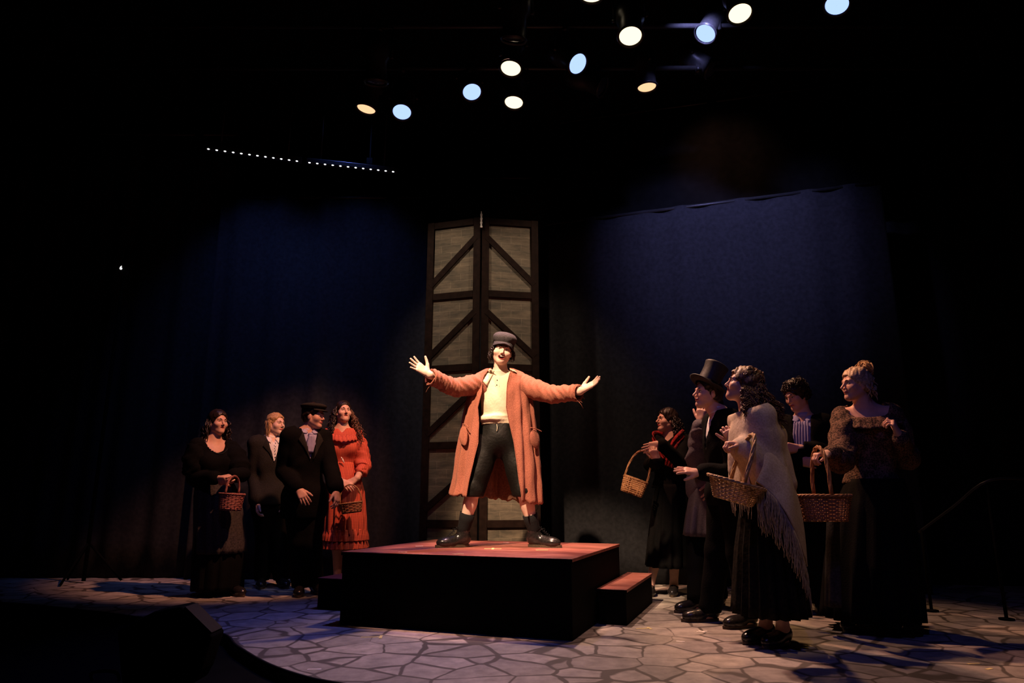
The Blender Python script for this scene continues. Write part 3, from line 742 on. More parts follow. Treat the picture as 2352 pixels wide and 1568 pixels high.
# ---------------------------------------------------------------- the setting
def struct(o): o['kind'] = 'structure'; return o
def stone_floor():
    m, nt, b = nodes('painted_flagstones'); L = nt.links.new; N = nt.nodes.new
    tc = N('ShaderNodeTexCoord'); nz = N('ShaderNodeTexNoise'); nz.inputs['Scale'].default_value = 3.0; nz.inputs['Detail'].default_value = 2
    L(tc.outputs['Object'], nz.inputs['Vector'])
    mp = N('ShaderNodeMixRGB'); mp.blend_type = 'ADD'; mp.inputs[0].default_value = 0.10; L(tc.outputs['Object'], mp.inputs[1]); L(nz.outputs['Color'], mp.inputs[2])
    vo = N('ShaderNodeTexVoronoi'); vo.feature = 'DISTANCE_TO_EDGE'; vo.inputs['Scale'].default_value = 3.8; vo.inputs['Randomness'].default_value = 0.85; L(mp.outputs[0], vo.inputs['Vector'])
    vc = N('ShaderNodeTexVoronoi'); vc.inputs['Scale'].default_value = 3.8; vc.inputs['Randomness'].default_value = 0.85; L(mp.outputs[0], vc.inputs['Vector'])
    n2 = N('ShaderNodeTexNoise'); n2.inputs['Scale'].default_value = 9; n2.inputs['Detail'].default_value = 8; n2.inputs['Roughness'].default_value = .65; L(tc.outputs['Object'], n2.inputs['Vector'])
    n3 = N('ShaderNodeTexNoise'); n3.inputs['Scale'].default_value = 1.6; L(tc.outputs['Object'], n3.inputs['Vector'])
    ed = N('ShaderNodeMath'); ed.operation = 'MULTIPLY_ADD'; ed.inputs[1].default_value = 0.16; L(n3.outputs['Fac'], ed.inputs[0]); ed.inputs[2].default_value = -0.052
    sb = N('ShaderNodeMath'); sb.operation = 'SUBTRACT'; L(vo.outputs['Distance'], sb.inputs[0]); L(ed.outputs[0], sb.inputs[1])
    mr = N('ShaderNodeMapRange'); mr.inputs['From Min'].default_value = 0; mr.inputs['From Max'].default_value = 0.028; L(sb.outputs[0], mr.inputs['Value'])
    rp = N('ShaderNodeValToRGB'); rp.color_ramp.elements[0].position = .3; rp.color_ramp.elements[1].position = .72
    rp.color_ramp.elements[0].color = (.24, .215, .19, 1); rp.color_ramp.elements[1].color = (.52, .46, .40, 1); L(n2.outputs['Fac'], rp.inputs[0])
    hs = N('ShaderNodeSeparateColor'); L(vc.outputs['Color'], hs.inputs[0])
    mu = N('ShaderNodeMapRange'); mu.inputs['To Min'].default_value = .72; mu.inputs['To Max'].default_value = 1.12; L(hs.outputs[0], mu.inputs['Value'])
    vm = N('ShaderNodeVectorMath'); vm.operation = 'SCALE'; L(rp.outputs[0], vm.inputs[0]); L(mu.outputs[0], vm.inputs['Scale'])
    rg = N('ShaderNodeValToRGB'); rg.color_ramp.elements[0].color = (.060, .050, .042, 1); rg.color_ramp.elements[1].color = (.115, .095, .080, 1); L(n2.outputs['Fac'], rg.inputs[0])
    mx = N('ShaderNodeMix'); mx.data_type = 'RGBA'; L(mr.outputs[0], mx.inputs[0]); L(rg.outputs[0], mx.inputs[6]); L(vm.outputs[0], mx.inputs[7])
    L(mx.outputs[2], b.inputs['Base Color']); b.inputs['Roughness'].default_value = .62
    bp = N('ShaderNodeBump'); bp.inputs['Strength'].default_value = .15; bp.inputs['Distance'].default_value = .004; L(n2.outputs['Fac'], bp.inputs['Height']); L(bp.outputs[0], b.inputs['Normal'])
    return m
edge = [V(-7.5, 6.6, 0), V(-6.0, 6.45, 0)] + [G(*q) for q in ((0, 1383), (160, 1397), (330, 1418), (500, 1450), (545, 1482), (610, 1520), (690, 1549), (780, 1568))] + [V(-.2, 3.22, 0), V(.6, 3.05, 0), V(1.6, 3.0, 0), V(2.8, 3.15, 0), V(4.2, 3.7, 0), V(7.5, 5.0, 0)]
edge = cr(edge, 6)
mb = MB(); n = len(edge); base = [(p.x, p.y) for p in edge]
top = [(x, y, 0) for x, y in base] + [(7.5, 9.2, 0), (-7.5, 9.2, 0)]; bot = [(x, y, -.058) for x, y in base] + [(7.5, 9.2, -.058), (-7.5, 9.2, -.058)]
k = len(top); mb.v = top + bot; mb.f = [tuple(range(k)), tuple(range(2 * k - 1, k - 1, -1))] + [(i, k + i, k + (i + 1) % k, (i + 1) % k) for i in range(k)]; mb.mi = [0] * len(mb.f)
struct(mb.build('floor', stone_floor(), smooth=False))
mb = MB(); mb.tube([p + V(0, 0, -.004) for p in edge], .009, 8); struct(mb.build('trim_1', M['metal_black']))
mb = MB(); mb.box((0, 2.2, -.11), (16, 15, .1)); struct(mb.build('floor_2', M['black_paint'], smooth=False)).name = 'floor_audience'
mb = MB(); mb.box((0, 9.3, 2.6), (16, .15, 5.4)); struct(mb.build('wall_back', M['black_paint'], smooth=False))
mb = MB(); mb.box((-7.6, 2.2, 2.6), (.15, 15, 5.4)); struct(mb.build('wall_left', M['black_paint'], smooth=False))
mb = MB(); mb.box((7.6, 2.2, 2.6), (.15, 15, 5.4)); struct(mb.build('wall_right', M['black_paint'], smooth=False))
mb = MB(); mb.box((0, 2.2, 5.55), (16, 15, .15)); struct(mb.build('ceiling', M['black_paint'], smooth=False))

def drape(a, b, z1, label, folds=9, amp=.028, seed=0, z0=.01, skew=0):
    a = Vector(a); b = Vector(b); L = (b - a).length; d = (b - a).normalized(); nrm = V(-d.y, d.x, 0); rs = random.Random(seed); ph = [rs.uniform(0, 6) for _ in range(4)]
    nx = int(L * 46); rows = []
    for j in range(15):
        t = j / 14; z = z0 + (z1 - z0) * t; row = []
        for i in range(nx + 1):
            s_ = i / nx; u = s_ * L * folds / 2 * math.pi
            f = math.sin(u + .8 * math.sin(u * .31 + ph[0])) * .7 + .4 * math.sin(u * 1.7 + ph[1] + .5 * t)
            p = a + d * (s_ * L) + nrm * f * amp * (1 - .25 * t); row.append(V(p.x, p.y, z))
        rows.append(row)
    mb = MB(); mb.grid(rows); o = mb.build('stage_curtain', M['drape']); solid(o, .006, 0); tag(o, label, 'curtain'); 
    mb = MB(); mb.bar(a + V(0, 0, z1 - .02), b + V(0, 0, z1 - .02), .03, .03); mb.build('curtain_batten', M['metal_black'], o); return o
drape((-7.3, 7.75, 0), (-3.42, 7.78, 0), 5.3, 'unlit black stage curtain at far left behind the dim floor', seed=1)
drape((-3.5, 7.66, 0), (-1.0, 7.66, 0), 4.4, 'black stage curtain washed blue behind the left group of actors', seed=2)
drape((-1.3, 7.95, 0), (.9, 7.95, 0), 4.8, 'black stage curtain directly behind the two tall brick-painted panels', seed=3)
za = P(1250, 512, 7.6).z; RE = G(2022, 415, za)
drape((.42, 7.6, 0), (RE.x, RE.y, 0), za, 'black stage curtain washed blue behind the right group, slanting forward', seed=4, folds=7, amp=.026)
drape((3.5, 7.35, 0), (7.4, 6.6, 0), 5.3, 'unlit black stage curtain at far right beyond the blue-washed one', seed=5)

o = drape((.6, 7.75, 0), (4.4, 6.75, 0), 5.45, 'added black border curtain, catching a faint brown glow above the right blue-washed curtain', seed=8, folds=6, amp=.02, z0=4.0); o.data.materials[0] = M['black_paint']  # added drape, hung here to catch the warm spot as a hazy glow
# platform and steps
PH = .483; SH = .235
FL, FR, BR = G(788, 1266, PH), G(1312, 1283, PH), G(1402, 1248, PH)
ex = (FR - FL).normalized(); ey = V(-ex.y, ex.x, 0); Wd = (FR - FL).length; Dp = (BR - FR).dot(ey)
def wood_red():
    m, nt, b = nodes('red_stained_plywood'); L = nt.links.new; N = nt.nodes.new
    tc = N('ShaderNodeTexCoord'); mp = N('ShaderNodeMapping'); mp.inputs['Scale'].default_value = (2.2, 9, 4); mp.inputs['Rotation'].default_value = (0, 0, math.atan2(ex.y, ex.x)); L(tc.outputs['Object'], mp.inputs[0])
    nz = N('ShaderNodeTexNoise'); nz.inputs['Scale'].default_value = 2.2; nz.inputs['Detail'].default_value = 9; nz.inputs['Roughness'].default_value = .7; L(mp.outputs[0], nz.inputs['Vector'])
    rp = N('ShaderNodeValToRGB'); e = rp.color_ramp.elements; e[0].position = .3; e[0].color = (.17, .045, .036, 1); e[1].position = .72; e[1].color = (.48, .21, .165, 1)
    x = e.new(.5); x.color = (.32, .10, .075, 1)
    L(nz.outputs['Fac'], rp.inputs[0]); L(rp.outputs[0], b.inputs['Base Color']); b.inputs['Roughness'].default_value = .42
    bp = N('ShaderNodeBump'); bp.inputs['Strength'].default_value = .15; bp.inputs['Distance'].default_value = .003; L(nz.outputs['Fac'], bp.inputs['Height']); L(bp.outputs[0], b.inputs['Normal']); return m
M['red_ply'] = wood_red()
def rbox(o0, x0, x1, y0, y1, z0, z1):
    mb = MB(); q = [o0 + ex * x + ey * y for x, y in ((x0, y0), (x1, y0), (x1, y1), (x0, y1))]
    mb.v = [(p.x, p.y, z0) for p in q] + [(p.x, p.y, z1) for p in q]; mb.f = [(3, 2, 1, 0), (4, 5, 6, 7), (0, 1, 5, 4), (1, 2, 6, 5), (2, 3, 7, 6), (3, 0, 4, 7)]; mb.mi = [0] * 6; return mb
O = V(FL.x, FL.y, 0)
def deck(name, label, x0, x1, y0, y1, H):
    c = O + ex * ((x0 + x1) / 2) + ey * ((y0 + y1) / 2); r = empty(name, (c.x, c.y, 0), label, 'platform' if name == 'stage_platform' else 'step')
    bev(rbox(O, x0, x1, y0, y1, .001, H - .022).build('base', M['black_paint'], r, smooth=False), .004)
    bev(rbox(O, x0 - .006, x1 + .006, y0 - .006, y1 + .006, H - .0215, H).build('deck_board', M['red_ply'], r, smooth=False), .003)
    mb = rbox(O, x0 - .009, x1 + .009, y0 - .009, y0 - .0065, H - .024, H - .004); mb.build('front_edging', M['black_paint'], r, smooth=False)
    return r
def loc(p): q = Vector(p) - O; return q.dot(ex), q.dot(ey)
plat = deck('stage_platform', 'large black platform with red-stained top, under the performer in the rust coat', 0, Wd, 0, Dp, PH)
a = loc(G(1340, 1349, SH)); b = loc(G(1437, 1354, SH)); c = loc(G(1486, 1315, SH))
deck('stage_step', 'low step with red-stained top at the right side of the platform', Wd + .016, b[0], (a[1] + b[1]) / 2, c[1] - .02, SH)
a = loc(G(728, 1398, 0)); deck('stage_step', 'low step with red-stained top at the left side of the platform', a[0], -.016, a[1], a[1] + .82, SH)

# floor marks
def tape(px, py, z, w, ang, m, label, hgt=.0012, d=.018, shape='bar'):
    c = G(px, py, z); mb = MB(); R = Matrix.Rotation(ang, 3, 'Z')
    mb.box((0, 0, hgt), (w, d, .0012), R)
    if shape == 'T': mb.box(tuple(R @ V(w * .45, 0, hgt)), (d, w * .7, .0013), R)
    if shape == 'X': mb.box((0, 0, hgt), (w, d, .0013), Matrix.Rotation(ang + 1.57, 3, 'Z'))
    o = mb.build('spike_tape', M[m], smooth=False); o.location = c; tag(o, label, 'tape', None); return o
for px, py, z, w_, an, m_, lb, sh in (
    (853, 1463, 0, .13, .1, 'tape_yellow', 'pale L of tape on the flagstones left of centre in front of the platform', 'T'),
    (1477, 1443, 0, .10, .2, 'tape_yellow', 'pale L of tape on the flagstones in front of the right-hand step', 'T'),
    (1612, 1450, 0, .08, .3, 'tape_white', 'small pale cross of tape on the flagstones near the top-hatted actor', 'X'),
    (1563, 1473, 0, .05, -.2, 'tape_white', 'short pale tape scrap just left of the small tape cross', 'bar'),
    (2237, 1524, 0, .07, .1, 'tape_yellow', 'yellow tape scrap on the flagstones at far right', 'bar'),
    (2272, 1536, 0, .05, .5, 'tape_yellow', 'smaller yellow scrap of tape lowest at far right', 'bar'),
    (539, 1464, 0, .03, 0, 'tape_white', 'white scrap of tape at the curved stage edge, left', 'bar'),
    (503, 1452, .0, .025, 0, 'tape_white', 'tiny white tape square topmost on the curved stage edge', 'bar'),
    (722, 1537, 0, .07, .1, 'tape_white', 'white tape strip near the curved edge at the bottom of the stage', 'bar'),
    (1132, 1260, PH, .13, 0, 'tape_yellow', 'yellow tape cross on the platform between the performer\'s boots', 'X'),
    (925, 1268, PH, .06, 0, 'tape_white', 'pale tape strip on the front left of the platform', 'bar'),
    (963, 1254, PH, .06, .3, 'tape_white', 'small pale tape on the left part of the platform top', 'bar'),
    (1163, 1246, PH, .05, 0, 'tape_white', 'pale tape at the back edge of the platform', 'bar'),
    (1052, 1272, PH, .08, 0, 'tape_yellow', 'yellowish tape strip near the platform front edge, left of centre', 'bar'),
    (1245, 1263, PH, .09, 0, 'tape_yellow', 'faint yellow tape beside the performer\'s right-hand boot', 'bar')):
    tape(px, py, z, w_, an, m_, lb, shape=sh)

# tall brick-painted panels
def brick_cloth():
    m, nt, b = nodes('brick_painted_muslin'); L = nt.links.new; N = nt.nodes.new
    tc = N('ShaderNodeTexCoord'); sp = N('ShaderNodeSeparateXYZ'); L(tc.outputs['Object'], sp.inputs[0]); cb = N('ShaderNodeCombineXYZ'); L(sp.outputs['X'], cb.inputs['X']); L(sp.outputs['Z'], cb.inputs['Y'])
    n0 = N('ShaderNodeTexNoise'); n0.inputs['Scale'].default_value = 7; L(cb.outputs[0], n0.inputs['Vector'])
    mm = N('ShaderNodeMixRGB'); mm.blend_type = 'ADD'; mm.inputs[0].default_value = .02; L(cb.outputs[0], mm.inputs[1]); L(n0.outputs['Color'], mm.inputs[2])
    br = N('ShaderNodeTexBrick'); br.inputs['Scale'].default_value = 5.2; br.inputs['Mortar Size'].default_value = .012; br.inputs['Mortar Smooth'].default_value = .6; br.inputs['Brick Width'].default_value = 1.1; br.inputs['Row Height'].default_value = .42
    br.inputs['Color1'].default_value = (.105, .095, .072, 1); br.inputs['Color2'].default_value = (.15, .130, .095, 1); br.inputs['Mortar'].default_value = (.24, .21, .155, 1); L(mm.outputs[0], br.inputs['Vector'])
    mp = N('ShaderNodeMapping'); mp.inputs['Scale'].default_value = (1.3, 5, 1); L(cb.outputs[0], mp.inputs[0])
    nz = N('ShaderNodeTexNoise'); nz.inputs['Scale'].default_value = 3.2; nz.inputs['Detail'].default_value = 9; nz.inputs['Roughness'].default_value = .7; L(mp.outputs[0], nz.inputs['Vector'])
    rp = N('ShaderNodeValToRGB'); rp.color_ramp.elements[0].position = .32; rp.color_ramp.elements[1].position = .7; rp.color_ramp.elements[0].color = (.42, .42, .42, 1); rp.color_ramp.elements[1].color = (1.35, 1.2, 1.1, 1); L(nz.outputs['Fac'], rp.inputs[0])
    mx = N('ShaderNodeMixRGB'); mx.blend_type = 'MULTIPLY'; mx.inputs[0].default_value = 1; L(br.outputs['Color'], mx.inputs[1]); L(rp.outputs[0], mx.inputs[2]); L(mx.outputs[0], b.inputs['Base Color'])
    b.inputs['Roughness'].default_value = .9; b.inputs['Transmission Weight'].default_value = 0
    return m
M['brick_cloth'] = brick_cloth()
def flat(label, a, b, centre_is_b):
    a = Vector(a); b = Vector(b); d = (b - a).normalized(); nrm = V(d.y, -d.x, 0); L = (b - a).length
    Yc = (b if centre_is_b else a).y
    z1 = P(1101, 500, Yc).z; r = empty('scenery_flat', tuple((a + b) / 2), label, 'scenery panel')
    ang = math.atan2(d.y, d.x)
    def bx(name, s0, s1, z0, zz, th, m, off=0):
        mb = MB(); R = Matrix.Rotation(ang, 3, 'Z'); c = a + d * ((s0 + s1) / 2) + nrm * off; mb.box((c.x, c.y, (z0 + zz) / 2), (s1 - s0, th, zz - z0), R); return mb.build(name, M[m], r, smooth=False)
    mb = MB(); R = Matrix.Rotation(ang, 3, 'Z'); c = a + d * L / 2; mb.box((c.x, c.y, z1 / 2 + .01), (L - .01, .006, z1 - .04), R); mb.build('brick_cloth', M['brick_cloth'], r, smooth=False)
    for s0 in (0, L - .075): bev(bx('stile', s0, s0 + .075, .001, z1, .022, 'frame_wood', .016), .002)
    zs = [P(1090, y, Yc).z for y in (674, 842, 1021, 1203)]
    for z in [z1 - .04, .05] + zs: bev(bx('rail', .0765, L - .0765, z - .035, z + .035, .020, 'frame_wood', .016), .002)
    for y0, y1 in ((545, 648), (715, 815), (893, 995), (1072, 1172)):
        zc = P(1090, y0, Yc).z; zo = P(1090, y1, Yc).z
        ic = L - .05 if centre_is_b else .05; io = .045 if centre_is_b else L - .045
        mb = MB(); mb.bar(a + d * ic + nrm * .0165 + V(0, 0, zc), a + d * io + nrm * .0165 + V(0, 0, zo), .058, .018, up=(d.x, d.y, 0)); 
        # orient explicitly: long axis in the panel plane, thin along the panel normal
        mb = MB(); A = a + d * ic + nrm * .021 + V(0, 0, zc); B = a + d * io + nrm * .021 + V(0, 0, zo); X = (B - A).normalized(); Z = X.cross(nrm).normalized(); Rm = Matrix((X, nrm, Z)).transposed()
        mb.box((A + B) / 2, ((B - A).length, .018, .062), Rm); bev(mb.build('diagonal_brace', M['frame_wood'], r, smooth=False), .002)
    return r
cx = P(1101, 1000, 6.75).x
la = P(965, 1230, 6.93); rb = P(1241, 1230, 6.86)
flat('tall brick-painted scenery panel, left of the pair behind the performer', (la.x, 6.93, 0), (cx - .004, 6.75, 0), True)
flat('tall brick-painted scenery panel, right of the pair behind the performer', (cx + .004, 6.75, 0), (rb.x, 6.86, 0), False)
zt = P(1101, 500, 6.75).z
mb = MB()
for i in range(7): mb.box((cx, 6.705, zt - .12 + i * .022), (.022 - .006 * (i % 2), .02, .018))
mb.tube([V(cx, 6.70, zt - .13), V(cx, 6.70, zt + .05)], .006, 8)
tag(mb.build('hinge', M['tape_white'], smooth=False), 'small pale hinge joining the two panels at their very top', 'hinge')

# ---------------------------------------------------------------- lighting rig
camp = V(0, 0, HC)
PZ = 4.86
for Y, lb in ((5.80, 'black lighting pipe furthest upstage, above the LED-side lamps'), (5.2, 'black lighting pipe in the middle of the three overhead'), (4.62, 'black lighting pipe nearest the audience overhead')):
    mb = MB(); mb.tube([V(-5, Y, PZ), V(5, Y, PZ)], .024, 12); o = mb.build('lighting_pipe', M['metal_black'], origin=(0, Y, PZ)); tag(o, lb, 'pipe')
    for x in (-4.5, 4.5):
        mb = MB(); mb.tube([V(x, Y, PZ), V(x, Y, 5.475)], .012, 8); mb.build('hanger', M['metal_black'], o)
def lamp(px, py, Y, asp, phi, kind, label, lit=True, r=.088, aim=None):
    p = P(px, py, Y); v = (camp - p).normalized(); e1 = V(1, 0, 0); e1 = (e1 - v * v.dot(e1)).normalized(); dn = v.cross(e1)
    if dn.z > 0: dn = -dn
    ph = math.radians(phi)
    if aim is None: aim = (v * asp + (e1 * math.cos(ph) + dn * math.sin(ph)) * math.sqrt(1 - asp * asp)).normalized()
    else: aim = Vector(aim).normalized()
    q = aim.to_track_quat('Z', 'Y').to_matrix(); root = empty('stage_lamp', tuple(p), label, 'stage light')
    def lt(prof, name, m, par=root, n=28, caps=False):
        mb = MB(); mb.lathe(prof, n, p, q, caps); o = mb.build(name, m, par); return o
    # barrel with rolled front lip, stepped body and lamp cap
    lt([(r * .99, .0), (r * 1.10, .012), (r * 1.12, -.01), (r * 1.04, -.03), (r * 1.0, -.17), (r * 1.25, -.20), (r * 1.30, -.34), (r * .85, -.40), (r * .55, -.42), (.02, -.425)], 'barrel', M['metal_black'])
    lt([(r * .97, -.008), (r * .80, -.003), (r * .4, .004), (.001, .006)], 'lens', M['lens_' + kind] if lit else M['mouth_glass'])
    if kind in ('blue_b',) : pass
    mb = MB(); mb.tube([p + q @ V(r * math.cos(t) * 1.13, r * math.sin(t) * 1.13, -.005) for t in [2 * math.pi * i / 24 for i in range(25)]], .006, 6, cap=False); mb.build('colour_frame', M['metal_black'], root)
    side = aim.cross(V(0, 0, 1)).normalized(); mid = p - aim * .22; top = V(mid.x, Y, PZ)
    hgt = max(.16, min(.34, PZ - mid.z - .05))
    mb = MB(); A = mid + side * r * 1.45; B = mid - side * r * 1.45; up = V(0, 0, hgt)
    mb.tube([A, A + up, B + up, B], .009, 6); mb.build('yoke', M['metal_black'], root)
    mb = MB(); mb.tube([mid + up, V(mid.x, mid.y, max(mid.z + hgt, PZ - .09)), V(mid.x, Y, PZ - .03)], .011, 8); mb.box((mid.x, Y, PZ - .01), (.05, .07, .08)); mb.build('clamp', M['metal_black'], root)
    for s_ in (1, -1): mb = MB(); mb.tube([mid + side * s_ * r * 1.30, mid + side * s_ * r * 1.62], .014, 10); mb.build('tilt_knob', M['metal_black'], root)
    return root
M['mouth_glass'] = mat('unlit_lens_glass', (.03, .035, .05), .08, .1, 10)
lamp(841, 251, 5.80, .48, 108, 'amber', 'amber-glowing stage light furthest left overhead, seen almost edge-on')
lamp(923, 258, 5.80, .80, 100, 'blue', 'blue-white stage light beside the furthest-left amber one')
lamp(1084, 212, 5.80, .86, 80, 'blue', 'small blue-white stage light left of the two stacked warm ones')
lamp(1173, 158, 5.2, .72, 100, 'warm', 'warm stage light, upper of the two stacked above the panels')
lamp(1180, 236, 5.80, .68, 97, 'warm', 'warm stage light, lower of the two stacked, nearest above the panels')
lamp(1328, 147, 5.2, .78, 30, 'blue', 'tilted oval blue-white stage light in the middle of the rig')
lamp(1448, 84, 4.62, .80, 85, 'warm', 'round warm stage light directly above the amber one with side glints')
lamp(1486, 201, 5.80, .52, 80, 'amber', 'amber-orange stage light, lowest on the right half of the rig')
lamp(1620, 78, 5.2, .78, 118, 'blue', 'blue stage light between the two round warm ones at right')
lamp(1700, 32, 4.62, .80, 70, 'warm', 'round warm stage light high up, furthest right of the warm ones')
lamp(1922, 12, 4.62, .84, 88, 'blue', 'blue stage light furthest right, cut by the top of the picture')
lamp(1358, -8, 4.62, .55, 92, 'warm', 'warm stage light mostly above the top edge of the picture')
lamp(1180, 92, 4.62, .3, 95, 'warm', 'unlit black stage light above the upper stacked warm one', lit=False)
lamp(1456, 22, 5.2, .3, 90, 'warm', 'unlit black stage light at the top edge above the round warm light', lit=False)
lamp(864, 190, 5.2, .3, 95, 'warm', 'unlit black stage light above the furthest-left amber one', lit=False)
lamp(1384, 200, 5.8, .3, 20, 'blue', 'unlit stage light tilted sideways, glinting blue below the oval blue one', lit=False, aim=(.8, -.25, -.55))
lamp(1636, 160, 5.8, .3, 40, 'blue', 'unlit stage light below the blue one at right, nearly invisible', lit=False, aim=(.6, -.3, -.7))

# LED batten bars
def led_bar(a, b, n, label, parent_y):
    a = Vector(a); b = Vector(b); d = (b - a).normalized(); r = empty('led_bar', tuple((a + b) / 2), label, 'light bar', 'led bars high at left')
    mb = MB(); mb.bar(a + V(0, .01, .028), b + V(0, .01, .028), .05, .06); bev(mb.build('housing', M['metal_black'], r, smooth=False), .004)
    L = (b - a).length
    for i in range(n):
        c = a + d * L * (i + .5) / n; mb = MB(); mb.ball(c + V(0, -.018, .0), (.012, .008, .006), Matrix.Rotation(math.atan2(d.y, d.x), 3, 'Z'), 6); mb.build('led', M['led'], r)
    for t in (.15, .85):
        c = a.lerp(b, t); mb = MB(); mb.tube([c + V(0, .01, .05), c + V(0, .01, 5.475 - c.z)], .008, 6); mb.build('hanger', M['metal_black'], r)
za = 4.2
q0, q1, q2, q3 = G(471, 343, za), G(692, 373, za), G(703, 374.5, za), G(912, 397, za)
led_bar(q0, q1, 12, 'left one of the two bars of white LED dots hanging high at left', 0)
led_bar(q2, q3, 12, 'right one of the two bars of white LED dots hanging high at left', 0)
mb = MB(); mb.bar(G(863, 385.5, za + .05), G(911, 390.5, za + .05), .012, .012); tag(mb.build('blue_strip', M['blue_trim'], smooth=False), 'thin blue metal strip just above the right end of the LED bars', 'strip')
mb = MB(); c = G(850, 372, za + .12); mb.box(c, (.06, .06, .07)); mb.tube([c, V(c.x, c.y, 5.475)], .008, 6); o = mb.build('hanging_bracket', M['black_paint'], smooth=False); tag(o, 'small black bracket above the right-hand LED bar', 'bracket')

# numbered box on a stand at far left
c = P(281, 618, 7.3); r = empty('lighting_stand', (c.x, c.y, 0), 'black lighting stand carrying a small box with a lit number 6', 'stand')
mb = MB(); mb.tube([V(c.x, c.y + .04, .02), V(c.x, c.y + .04, c.z + .3)], .02, 10); mb.build('pole', M['black_paint'], r)
mb = MB()
for k in range(3):
    t = k * 2.09 + .4; mb.tube([V(c.x, c.y + .04, .4), V(c.x + .35 * math.cos(t), c.y + .04 + .3 * math.sin(t), .015)], .012, 8)
mb.build('tripod_leg', M['black_paint'], r)
mb = MB(); mb.box((c.x - .01, c.y, c.z - .02), (.14, .05, .11)); bx_ = bev(mb.build('display_box', M['charcoal_wool'], r, smooth=False), .006)
cu = bpy.data.curves.new('digit', 'FONT'); cu.body = '6'; cu.size = .062; cu.extrude = .002; cu.align_x = 'CENTER'; cu.align_y = 'CENTER'
o = bpy.data.objects.new('digit', cu); C.objects.link(o); bpy.context.view_layer.update()
me = bpy.data.meshes.new_from_object(o); bpy.data.objects.remove(o)
o = link('lit_digit', me, M['led'], None, False); o.matrix_world = Matrix.Translation(V(c.x, c.y - .029, c.z + .005)) @ Matrix.Rotation(math.pi / 2, 4, 'X')
bpy.context.view_layer.update(); o.parent = r; o.matrix_parent_inverse = r.matrix_world.inverted()

# foreground monitor at lower left
c = V(G(425, 1530, -.058).x, 3.35, -.058); r = empty('floor_monitor', tuple(c), 'dark wedge floor monitor speaker in front of the stage at lower left', 'speaker')
p0 = P(435, 1385, 3.5); hgt = p0.z + .058
pxs = [(300, 1560), (462, 1560), (478, 1530), (503, 1453), (434, 1386), (372, 1398), (290, 1440)]; pz = [P(a_, b_, 3.40) for a_, b_ in pxs]; prof = [(q.x - c.x - .02, max(0, q.z - c.z - .002)) for q in pz]
mb = MB(); nq = len(prof)
for y in (-.13, .02): mb.v += [(c.x + .02 + x, 3.45 + y, c.z + z + .002) for x, z in prof]
mb.f = [tuple(range(nq)), tuple(range(2 * nq - 1, nq - 1, -1))] + [(i, nq + i, nq + (i + 1) % nq, (i + 1) % nq) for i in range(nq)]; mb.mi = [0] * len(mb.f)
bev(mb.build('cabinet', M['black_paint'], r, smooth=False), .012, 3)
mb = MB(); A = V(pz[3].x, 3.39, pz[3].z); B = V(pz[4].x, 3.39, pz[4].z); X = (B - A).normalized(); Yy = V(0, 1, 0); Z = X.cross(Yy); Rm = Matrix((X, Yy, Z)).transposed()
mb.box((A + B) / 2 + (Z if Z.x > 0 else -Z) * .004, ((B - A).length * .86, .12, .008), Rm); mb.build('grille', M['metal_black'], r, smooth=False)
mb = MB(); mb.tube(cr([V(c.x - .06, 3.322, c.z + .12), V(c.x - .05, 3.30, c.z + .16), V(c.x + .05, 3.30, c.z + .16), V(c.x + .06, 3.322, c.z + .12)], 4), .008, 8); mb.build('handle', M['metal_black'], r)

# stair handrail in the dark at far right
a = P(2110, 1222, 5.6); b = P(2272, 1103, 5.2); r = empty('stair_handrail', (a.x, a.y, 0), 'slanting black handrail in the darkness at far right', 'handrail')
mb = MB(); mb.tube(cr([a, a.lerp(b, .5), b, b + V(.35, -.05, 0)], 5), .010, 10); mb.build('rail', M['metal_black'], r)
for t in (.04, .96):
    q = a.lerp(b, t); mb = MB(); mb.tube([V(q.x, q.y, .01), q], .012, 8); mb.lathe([(.05, 0), (.05, .012), (.018, .016)], 16, (q.x, q.y, .001)); mb.build('post', M['black_paint'], r)
# ================================================================ PERFORMER on the platform
YC = 5.5
pc = Person('smiling person in rust-coloured long coat and cap, arms spread wide on the platform', YC, (1154, 805, YC - .05), (.08, -1, -.07), (.20, 0, 1), (1149, 862), (.02, -1, 0), sw=.165,
    hips=(1147, 1012), knees=[(1088, 1122, YC - .05), (1203, 1128, YC - .05)], z0=PH,
    feet=[(1062, 1236, YC, (-.95, -.45, 0)), (1229, 1236, YC, (.95, -.45, 0))],
    arms=[dict(e=(1042, 884, -.16), w=(986, 860, -.34), d=(-.62, -.22, .42), n=(.45, -.85, .25), ts=1, curl=(.02, .10, .08), spread=1.3, thumb=1.15, res=.0035),
          dict(e=(1268, 900, -.16), w=(1332, 898, -.34), d=(.80, -.15, .42), n=(-.15, -.50, .80), ts=-1, curl=(.12, .18, .12), spread=.9, thumb=.75, res=.0035)],
    skin='skin_pale', mouth=1.0, smile=1.0, hs=.98, hand_s=1.0, hres=.0026)
pc.teeth(1.0, 1.0); pc.brows()
pc.scalp('hair_dark', hairline=.06, low=-.07, seed=2)
pc.locks('hair_dark', 120, .085, wave=.009, r=.0035, a0=40, a1=118, spread=.012, seed=5, curl=12, start=.03, out=.012); pc.locks('hair_dark', 60, .06, wave=.008, r=.0035, a0=-112, a1=40, spread=.008, seed=6, curl=12, start=.03, out=.008, name='hair_side')
